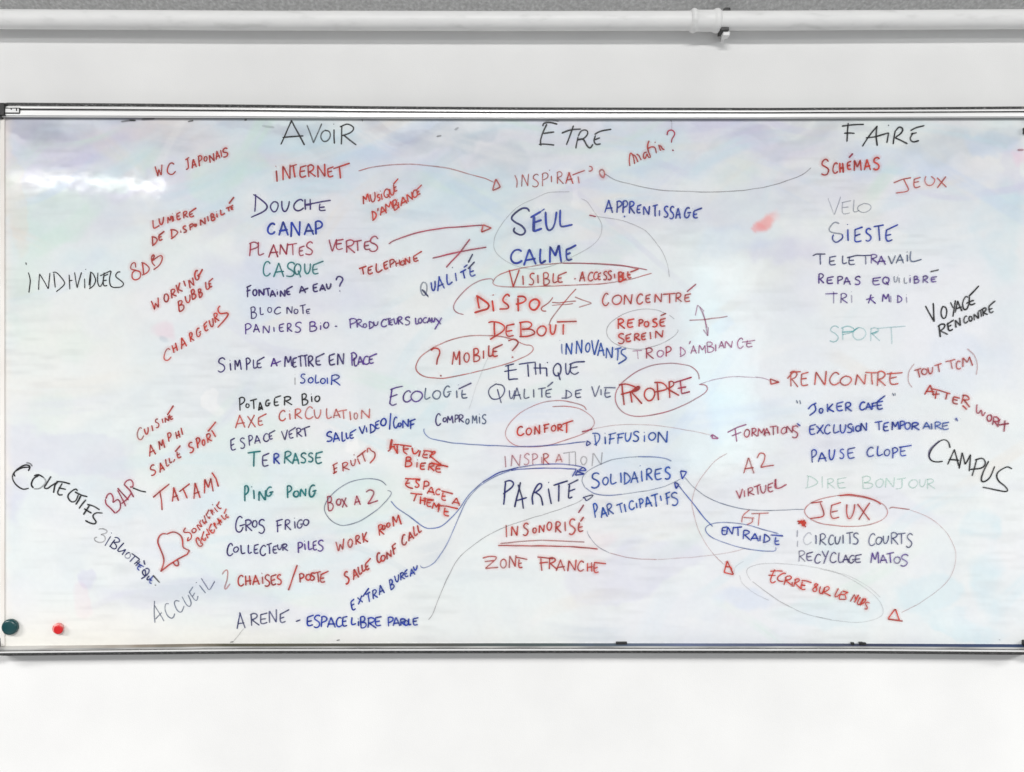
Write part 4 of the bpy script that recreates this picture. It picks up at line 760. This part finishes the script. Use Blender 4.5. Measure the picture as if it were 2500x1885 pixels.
DRAWINGS = [
 # (name, label, ink, line width, opacity, tokens)
 ("drawn_bell", "outline of a bell drawn in red marker", 'red', 4.4, .95, "!d1 ~1110,412;1078,404;1030,430;1010,500;1040,590;1070,670;1082,740;1065,810;1042,862 /1042,862;1150,770;1250,710;1360,655;1388,603 ~1388,603;1335,582;1312,560;1306,490;1280,430;1230,396;1180,388;1110,412 ~1190,745;1215,785;1255,792;1258,750;1245,720"),
 ("drawn_arrow", "long thin red arrow from INTERNET to INSPIRAT", 'brick', 2.8, .85, "!S ~875,418;916,407;988,401;1048,405;1099,412;1127,420;1175,433;1206,445 !b1 #red ^4.6 /785,765;842,870;745,912;785,765"),
 ("drawn_arrow", "red arrow from PLANTES VERTES to SEUL", 'crimson', 4, .9, "!S ~949,596;964,587;1024,567;1080,557;1118,554;1179,550 !b1 #red ^4.6 /600,1445;625,1350;732,1390;600,1445"),
 ("drawn_arrow", "thin grey arrow from SCHEMAS to INSPIRAT", 'grey', 2.4, .7, "!S ~1476,424;1501,439;1536,449;1609,464;1689,468;1747,469;1804,466;1865,457;1911,445;1957,427;1980,410 !b2 #red ^5.5 ~120,690;140,648;172,655;188,705;168,755;120,690"),
 ("crossed_line", "red line crossed out with a slash beside TELEPHONE", 'crimson', 4.2, .9, "!b4 /290,262;640,178;980,125 /770,22;640,190;465,382"),
 ("drawn_loop", "thin grey loop around SEUL and CALME", 'grey', 2.2, .42, "!S ~1419,485;1434,493;1448,514;1463,534;1470,553;1465,578;1449,597;1430,610;1393,630;1370,642;1326,654;1297,657;1274,654;1246,643;1219,626;1207,609;1205,593;1210,574;1227,545;1248,520;1271,501;1304,486;1338,471;1367,469;1391,468"),
 ("drawn_line", "thin grey curve running down from SEUL past APPRENTISSAGE", 'grey', 2.2, .5, "!b1 #crimson ^4 %.9 /1970,1228;2062,1246 !S #grey ^2.2 %.5 ~1457,529;1507,536;1545,548;1574,562;1593,582;1611,605;1622,626;1630,650;1634,677"),
 ("drawn_loop", "flat red loop around VISIBLE - ACCESSIBLE with a tail to its left", 'red', 2.9, .85, "!S ~1560,658;1520,648;1465,644;1420,643;1374,643;1326,646;1278,654;1241,663;1215,674;1204,688;1206,695;1226,700;1269,701;1326,699;1403,696;1465,693;1530,684;1591,667 #crimson ^3.2 ~1374,643;1420,643;1465,645;1530,650;1580,659 #crimson ^2.8 ~1204,686;1200,680;1173,685;1142,703;1115,732;1107,751;1115,763;1132,768"),
 ("drawn_loop", "pointed red loop around MOBILE between two question marks", 'red', 2.9, .85, "!c2 ~600,215;780,140;1000,92;1250,92;1450,120;1620,190;1680,195;1716,230;1690,280;1600,335;1400,410;1000,515 #red ^3.2 ~1000,515;800,555;650,570;500,550;420,510;392,450;420,370;480,300;600,215"),
 ("drawn_loop", "thin grey loop around REPOSE SEREIN", 'grey', 2.2, .6, "!b5 ~1040,765;950,730;800,715;640,745;480,820;395,900;375,980;400,1050;480,1115;620,1160;760,1170;900,1140;1050,1080;1150,1010;1188,960;1180,945 ~1080,785;1140,830"),
 ("crossed_arrow", "pale magenta double headed arrow crossed by a line beside SEREIN", 'magenta', 3.2, .7, "!b5 /1378,792;1405,672 /1405,672;1478,742 /1430,690;1490,850;1520,1020 /1460,740;1510,930 /1468,950;1520,1025;1525,920 #crimson %.7 /1310,842;1480,835;1745,800"),
 ("drawn_loop", "red loop around PROPRE", 'crimson', 3, .8, "!c3 ~1525,292;1510,220;1440,155;1350,130;1200,118;1020,140;850,210;740,290;660,370;625,450;630,540;690,630;800,680;950,682;1150,645;1350,570;1520,480;1600,420;1612,375;1580,347;1520,345"),
 ("drawn_arrow", "thin pink arrow from PROPRE to RENCONTRE", 'magenta', 2.6, .6, "!c3 ~1520,345;1640,305;1800,270;1950,262;2120,268 !S ~1843,921;1862,923;1878,929 !c4 #red ^4.2 %.9 /250,237;325,262;258,280;252,237"),
 ("drawn_loop", "brownish double loop around CONFORT", 'red', 2.6, .8, "!S ~1432,1001;1425,991;1396,982;1360,978;1321,984;1277,1004;1249,1028;1235,1052;1238,1071;1260,1088;1299,1091;1342,1086;1400,1068;1430,1055;1447,1042;1451,1029;1442,1015;1417,999;1383,992;1348,993"),
 ("drawn_arrow", "very thin pink arrow from CONFORT to FORMATIONS", 'brick', 2, .5, "!c3 #crimson ^4.2 %.85 /265,856;380,820 #brick ^2 %.5 ~380,820;600,785;850,775;1100,790;1400,835;1640,888 #magenta ^4 %.85 /1642,902;1665,880;1730,925;1660,922;1665,880"),
 ("drawn_arrow", "dark blue arrow from CONF to DIFFUSION", 'azure', 3, .85, "!S ~1036,1046;1035,1054;1045,1066;1060,1073;1114,1082;1190,1087;1255,1090;1299,1090;1345,1087;1394,1082;1430,1078 !c3 #blue ^4 /318,946;362,975;315,1002;325,948"),
 ("drawn_arrow", "blue arrow looping from BOX A 2 to SOLIDAIRES", 'azure', 3, .85, "!d3 ~805,795;870,870;1000,960;1170,1085;1260,1105;1370,1080;1470,1000;1570,890;1680,730;1830,590 !S #blue ^4.2 ~1177,1178;1214,1156;1237,1149;1267,1141 ^3.2 ~1267,1141;1304,1135;1352,1133;1390,1134;1419,1139;1428,1144 !d4 ^5 /1375,212;1415,252;1320,252;1375,212"),
 ("drawn_arrow", "blue arrow rising from EXTRA BUREAU to SOLIDAIRES", 'azure', 2.8, .8, "!d3 ~1135,1520;1150,1547;1210,1540;1300,1480;1400,1340;1480,1180;1570,970;1650,800;1780,650;1950,535;2150,452 !S #blue ^3.4 ~1247,1148;1275,1145;1332,1143;1390,1144;1408,1145 !d4 ^5 /1285,242;1235,332 /1300,262;1392,298;1270,315;1312,240"),
 ("drawn_arrow", "thin grey arrow from PAROLE up to SOLIDAIRES", 'grey', 2.2, .65, "!S ~1046,1513;1057,1497;1079,1441;1114,1371;1149,1336;1192,1306;1240,1284;1283,1269;1333,1254;1371,1242;1409,1227;1423,1219 !d4 #navy ^3.6 %.9 ~1368,600;1500,560;1480,597;1410,642;1400,605;1368,600"),
 ("drawn_loop", "thin blue loop around SOLIDAIRES", 'slate', 2.6, .75, "!c3 #azure ^3.2 ~1225,1168;1150,1138;1000,1120;860,1117 #slate ^2.4 ~860,1117;640,1140;500,1185;380,1240;300,1300;265,1370;300,1450 #azure ^3 ~300,1450;400,1515;550,1535;700,1522 #slate ^2.2 ~700,1522;1050,1465;1230,1405;1320,1355"),
 ("drawn_arrow", "thin dark arrow from the lower JEUX to SOLIDAIRES", 'slate', 2.4, .75, "!S ~1672,1165;1695,1191;1733,1217;1780,1234;1827,1244;1880,1246;1963,1243 !c3 #blue ^4.2 %.95 /1320,1270;1387,1280;1340,1362;1322,1270"),
 ("drawn_arrow", "straight blue arrow from ENTRAIDE to SOLIDAIRES", 'azure', 3.4, .9, "!d5 /1178,578;1320,752;1450,920;1532,1000 !c3 #blue ^4.6 /1255,1390;1305,1418;1275,1462;1260,1395"),
 ("drawn_line", "pair of red lines under INSONORISE", 'red', 3.8, .85, "!d4 #brick %.6 ~318,1182;600,1152;900,1140;1392,1163 #red %.85 ~290,1207;700,1210;1200,1222;1562,1250"),
 ("drawn_line", "thin red curve from INSONORISE under ENTRAIDE", 'brick', 2.4, .6, "!d5 #slate ~225,1040;240,1090;330,1200;460,1275 #brick ~460,1275;700,1330;950,1342 %.3 ~950,1342;1250,1325;1500,1300;1700,1270;1850,1235"),
 ("drawn_loop", "flat blue loop around ENTRAIDE", 'azure', 2.8, .85, "!d5 ~2212,1076;2100,1045;1900,985;1750,962;1600,960;1490,985;1455,1035;1520,1110;1700,1185;1900,1235;2080,1255;2182,1252;2182,1215"),
 ("drawn_loop", "red loop around the lower JEUX", 'red', 2.8, .75, "!d6 ~880,465;760,490;680,530;650,575;680,620;760,660;900,680;1050,682;1180,650;1238,600;1230,550;1190,515;1100,485;980,465;880,465 ^4.2 %.85 ~900,466;980,459;1080,475;1160,502;1195,528"),
 ("drawn_arrow", "thin curved arrow from the lower JEUX to below ECRIRE", 'brick', 2, .5, "!d6 #brick ^3 %.85 ~1255,560;1275,548;1400,565 #brick ^2 %.45 ~1400,565;1550,630;1660,730;1720,850;1720,950;1660,1080;1500,1210;1400,1265;1340,1295 #scarlet ^4.4 %.95 /1295,1270;1325,1352;1245,1340;1295,1270 #brick /1245,1342;1350,1356"),
 ("drawn_arrow", "faint red arrow curving down from FORMATIONS to ECRIRE", 'brick', 2.2, .5, "!S ~1775,1106;1747,1124;1715,1161;1697,1193;1690,1220;1690,1240;1700,1280;1718,1320;1742,1353;1768,1378 !d5 #scarlet ^4.2 %.95 /1680,1355;1745,1500;1648,1475;1680,1355 /1660,1415;1720,1420;1735,1480"),
 ("drawn_star", "small red star scribble under the lower JEUX", 'scarlet', 4.6, .95, "!d6 /600,645;662,655;640,682;625,640;660,690 /605,665;655,640"),
 ("drawn_loop", "faint pinkish loop around ECRIRE SUR LES MURS", 'brick', 2, .35, "!d6 #grey ^2.4 %.5 ~280,1075;380,1150;500,1230;650,1300;850,1350 %.3 ~850,1350;1050,1365;1180,1330;1212,1290;1180,1210;1080,1120;900,1020;700,970;500,950;350,950;260,975;240,1010;270,1070 %.25 ~145,1030;160,970;220,930 ~190,1030;210,1090;300,1160;400,1210 ~760,985;950,1030;1100,1110;1190,1190"),
 ("drawn_loop", "dark loop around BOX A 2", 'navy', 2.6, .85, "!d3 ~755,622;700,570;600,545;480,550;330,590;200,670;100,770;55,860;65,930;130,1015;220,1065;300,1070;450,1025;600,930;720,830;800,730;806,690;765,680"),
 ("smudge", "dark smudge under the top rail at the left", 'black', 6, .5, "!S /296,298;315,294;333,295 ^4 %.75 /316,294;331,294"),
 ("smudge", "pale grey smudge right of the darker one under the top rail", 'black', 7, .35, "!S /346,293;360,291;378,290"),
 ("stray_tick", "short black tick under the top rail left of AVOIR", 'black', 4, .75, "!S /459,297;473,295"),
 ("stray_tick", "tiny black tick under the top rail close to AVOIR", 'black', 4, .75, "!S /597,294;603,292"),
 ("stray_tick", "tiny black tick under the top rail right of AVOIR", 'black', 3, .75, "!S /884,292;886,297"),
 ("stray_tick", "short vertical tick above the question mark of matin", 'grey', 3, .6, "!S /1637,293;1639,298 %.25 /1639,298;1640,316"),
 ("stray_tick", "dark violet dot at the left edge of the board", 'violet', 5, .8, "!S /8,691;13,695"),
 ("stray_tick", "flat black arc under the top rail above ETRE", 'black', 2.4, .7, "!S /1330,297;1345,293;1365,297"),
 ("stray_tick", "short black dash under the top rail right of FAIRE", 'black', 2.6, .7, "!S /2248,308;2257,306"),
 ("smudge", "black speck with a grey wipe streak above the lower rail at the left", 'black', 3.4, .8, "!S /562,1567;571,1566 %.35 ^2.6 /571,1565;588,1543;597,1533"),
 ("stray_tick", "short black tick above the lower rail", 'black', 3.4, .8, "!S /822,1563;830,1561"),
 ("smudge", "small blue grey smudge high between AVOIR and ETRE", 'black', 5, .5, "!S /1066,333;1078,331"),
 ("smudge", "soft dark smudge left of ETRE", 'black', 7, .3, "!S /1110,318;1120,312"),
 ("smudge", "soft grey smudge left of the A of AVOIR", 'black', 8, .2, "!S /640,308;670,312"),
 ("stray_tick", "speck near the right end of the lower rail", 'black', 2.6, .5, "!S /2438,1560;2441,1563"),
 ("drawn_line", "very faint grey slanting line above COMPROMIS", 'black', 2.4, .2, "!S /1192,871;1183,892;1162,945;1145,1000"),
 ("smudge", "dark pink dash at the right edge of the board", 'crimson', 7, .5, "!S /2483,367;2499,366"),
]

# ================================================================ strokes of ink on the surface
INK = {  # body of the stroke, darker where the pen paused, tint of the colour-bleed halo painted round it, strength of that halo
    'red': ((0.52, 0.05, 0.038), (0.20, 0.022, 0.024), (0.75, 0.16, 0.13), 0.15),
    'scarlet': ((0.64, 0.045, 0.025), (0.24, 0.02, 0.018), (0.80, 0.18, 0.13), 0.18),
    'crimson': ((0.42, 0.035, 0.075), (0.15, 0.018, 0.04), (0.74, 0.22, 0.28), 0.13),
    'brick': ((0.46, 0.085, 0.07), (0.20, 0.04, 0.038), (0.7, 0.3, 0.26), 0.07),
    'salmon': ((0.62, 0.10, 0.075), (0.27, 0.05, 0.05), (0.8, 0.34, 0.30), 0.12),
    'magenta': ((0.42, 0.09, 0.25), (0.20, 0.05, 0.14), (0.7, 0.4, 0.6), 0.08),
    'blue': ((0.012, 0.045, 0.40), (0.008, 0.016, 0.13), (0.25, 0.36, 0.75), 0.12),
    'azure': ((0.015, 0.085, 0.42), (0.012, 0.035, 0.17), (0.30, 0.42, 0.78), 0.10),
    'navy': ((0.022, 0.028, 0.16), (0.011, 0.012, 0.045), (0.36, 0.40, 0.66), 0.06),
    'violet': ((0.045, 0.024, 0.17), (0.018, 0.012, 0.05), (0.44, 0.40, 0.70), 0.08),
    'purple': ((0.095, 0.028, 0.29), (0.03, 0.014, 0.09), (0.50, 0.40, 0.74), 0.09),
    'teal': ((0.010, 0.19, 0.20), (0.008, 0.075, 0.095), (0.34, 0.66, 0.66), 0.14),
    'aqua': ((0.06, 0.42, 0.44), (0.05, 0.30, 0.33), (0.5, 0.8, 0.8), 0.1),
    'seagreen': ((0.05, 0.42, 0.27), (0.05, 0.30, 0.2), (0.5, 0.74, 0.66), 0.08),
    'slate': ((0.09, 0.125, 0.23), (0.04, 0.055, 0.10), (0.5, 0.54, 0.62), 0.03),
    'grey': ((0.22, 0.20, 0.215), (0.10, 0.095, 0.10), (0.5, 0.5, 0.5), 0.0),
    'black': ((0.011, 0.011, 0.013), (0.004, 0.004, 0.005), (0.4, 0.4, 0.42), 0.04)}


def catmull(P):
    P = [np.array(p, float) for p in P]
    if len(P) < 3:
        return P
    Q = [2 * P[0] - P[1]] + P + [2 * P[-1] - P[-2]]
    if np.hypot(*(P[0] - P[-1])) < 1e-6:
        Q[0], Q[-1] = P[-2], P[1]
    out = []
    for i in range(1, len(Q) - 2):
        a, b, c_, d = Q[i - 1:i + 3]
        n_ = max(4, int(np.hypot(*(c_ - b)) / 3))
        for t in np.arange(n_) / n_:
            out.append(0.5 * (2 * b + (c_ - a) * t + (2 * a - 5 * b + 4 * c_ - d) * t * t + (3 * b - a - 3 * c_ + d) * t ** 3))
    out.append(P[-1])
    return out


def resample(P, step):
    P = np.array(P, float)
    if len(P) == 1:
        P = np.array([P[0], P[0] + (1.2, -0.6)])
    d = np.hypot(*np.diff(P, axis=0).T)
    s_ = np.concatenate([[0], np.cumsum(d)])
    if s_[-1] < 1.5:
        P = np.array([P[0] - (0.8, 0), P[-1] + (0.8, 0)])
        s_ = np.array([0, np.hypot(*(P[1] - P[0]))])
    n_ = max(3, int(s_[-1] / step) + 1)
    u = np.linspace(0, s_[-1], n_)
    return np.stack([np.interp(u, s_, P[:, 0]), np.interp(u, s_, P[:, 1])], 1), s_[-1]


def wave(n_, length, period):
    """smooth random walk in 0..1 along a stroke"""
    m = max(2, int(length / period) + 2)
    return np.interp(np.linspace(0, m - 1, n_), np.arange(m), RNG.random(m))


class Ink:
    def __init__(self, base):
        self.v, self.f, self.c, self.z = [], [], [], base

    def band(self, P, N, offs, rows, cols, alphas, z):
        b = len(self.v)
        for i in range(len(P)):
            for o_, cl, al in zip(offs, cols, alphas):
                q = P[i] + N[i] * o_[i]
                self.v.append(((q[0] - 1250) * S, SURF - z - i * 1e-8, (942.5 - q[1]) * S))
                self.c.append((*cl[i], al[i]))
        w_ = len(offs)
        for i in range(len(P) - 1):
            for j in range(w_ - 1):
                a_ = b + i * w_ + j
                self.f.append((a_, a_ + w_, a_ + w_ + 1, a_ + 1))

    def stroke(self, pts, ink, width, op, smooth=True, wobble=0.55):
        P, L = resample(pts, 2.0 if width > 3 else 3.0)
        n_ = len(P)
        for _ in range(2 if smooth else 1):
            if n_ > 4:
                P[1:-1] = 0.25 * P[:-2] + 0.5 * P[1:-1] + 0.25 * P[2:]
        T = np.gradient(P, axis=0)
        T /= np.maximum(np.hypot(T[:, 0], T[:, 1]), 1e-6)[:, None]
        N = np.stack([-T[:, 1], T[:, 0]], 1)
        P = P + N * ((wave(n_, L, 22) - 0.5) * 2 * wobble)[:, None]
        body, dark, halo, hk = INK[ink]
        t = np.linspace(0, L, n_)
        cap = np.sqrt(np.clip(np.minimum(t, L - t) / (width * 0.55) + 0.18, 0, 1))
        wd = width * (0.77 if width >= 3.3 else 0.92) * (0.84 + 0.3 * wave(n_, L, 26)) * cap
        mixd = np.clip(wave(n_, L, 16) * 1.3 - 0.25, 0, 1) * 0.75
        mixd = np.maximum(mixd, np.clip(1 - np.minimum(t, L - t) / 9, 0, 1) * RNG.uniform(0.2, 0.9))
        col = np.array(body) * (1 - mixd)[:, None] + np.array(dark) * mixd[:, None]
        if width < 3.3:
            op = op * 0.78
        den = np.clip(op * (0.78 + 0.34 * wave(n_, L, 18)), 0, 1)
        if width < 3:                                   # a dry pen skips
            den = den * (0.72 + 0.4 * wave(n_, L, 9))
        den = np.clip(den, 0, 1)
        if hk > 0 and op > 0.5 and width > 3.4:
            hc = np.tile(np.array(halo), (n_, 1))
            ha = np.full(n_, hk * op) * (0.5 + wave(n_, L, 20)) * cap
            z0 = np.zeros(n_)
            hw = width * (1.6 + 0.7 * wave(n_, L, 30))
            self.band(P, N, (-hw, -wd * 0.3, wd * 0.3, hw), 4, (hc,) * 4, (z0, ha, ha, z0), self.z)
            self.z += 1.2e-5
        self.band(P, N, (-wd * 0.56, -wd * 0.34, wd * 0.34, wd * 0.56), 4, (col,) * 4, (den * 0.25, den, den, den * 0.25), self.z)
        self.z += 1.2e-5

    def build(self, name, label, parent):
        me = bpy.data.meshes.new(name)
        me.from_pydata(self.v, [], self.f)
        a_ = me.attributes.new('ink', 'FLOAT_COLOR', 'POINT')
        a_.data.foreach_set('color', np.array(self.c, dtype=np.float32).ravel())
        o = obj(name, me, M_ink, parent)
        o['label'] = label
        return o


def pts(s):
    return [tuple(float(q) for q in pr.split(',')) for pr in s.split(';')]


def write(name, label, grid, ink, width, op, tokens, base):
    K = Ink(base)
    ang = 0.0
    ox, oy, sc_ = GRID[grid]
    for tk in tokens.split():
        h_, rest = tk[0], tk[1:]
        if h_ == '@':
            ang = math.radians(float(rest))
        elif h_ == '#':
            ink = rest
        elif h_ == '%':
            op = float(rest)
        elif h_ == '^':
            width = float(rest)
        elif h_ == '!':
            ox, oy, sc_ = GRID[rest]
        elif h_ in '/~':
            P = [(ox + x / sc_, oy + y / sc_) for x, y in pts(rest)]
            K.stroke(catmull(P) if h_ == '~' else P, ink, width, op, h_ == '~')
        else:
            x, y, w_, hh = (float(q) / sc_ for q in tk[2:].split(','))
            x, y = x + ox, y + oy
            if w_ * sc_ > 20:
                w_ *= 1.13 if abs(ang) > 0.17 else 1.04
            ca, sa = math.cos(ang), math.sin(ang)
            up = ang * 0.45 if 0.17 < abs(ang) < 0.65 else ang    # tilted lines keep their uprights steeper
            cu, su = math.cos(up), math.sin(up)
            jx, jy = RNG.uniform(-0.05, 0.05), RNG.uniform(-0.05, 0.05)
            for g in GLYPH[h_].split('|'):
                cur = g[0] == '~'
                P = []
                for pr in g.lstrip('~').split(','):
                    u, v = (float(q) for q in pr.split())
                    u = (u + jx * v + RNG.uniform(-0.03, 0.03)) * w_
                    v = (v + jy * (1 - abs(2 * v - 1)) + RNG.uniform(-0.025, 0.025)) * hh
                    P.append((x + u * ca - v * su, y - u * sa - v * cu))
                K.stroke(catmull(P) if cur else P, ink, width, op, cur)
    return K.build(name, label, surface)


base = 0.00008
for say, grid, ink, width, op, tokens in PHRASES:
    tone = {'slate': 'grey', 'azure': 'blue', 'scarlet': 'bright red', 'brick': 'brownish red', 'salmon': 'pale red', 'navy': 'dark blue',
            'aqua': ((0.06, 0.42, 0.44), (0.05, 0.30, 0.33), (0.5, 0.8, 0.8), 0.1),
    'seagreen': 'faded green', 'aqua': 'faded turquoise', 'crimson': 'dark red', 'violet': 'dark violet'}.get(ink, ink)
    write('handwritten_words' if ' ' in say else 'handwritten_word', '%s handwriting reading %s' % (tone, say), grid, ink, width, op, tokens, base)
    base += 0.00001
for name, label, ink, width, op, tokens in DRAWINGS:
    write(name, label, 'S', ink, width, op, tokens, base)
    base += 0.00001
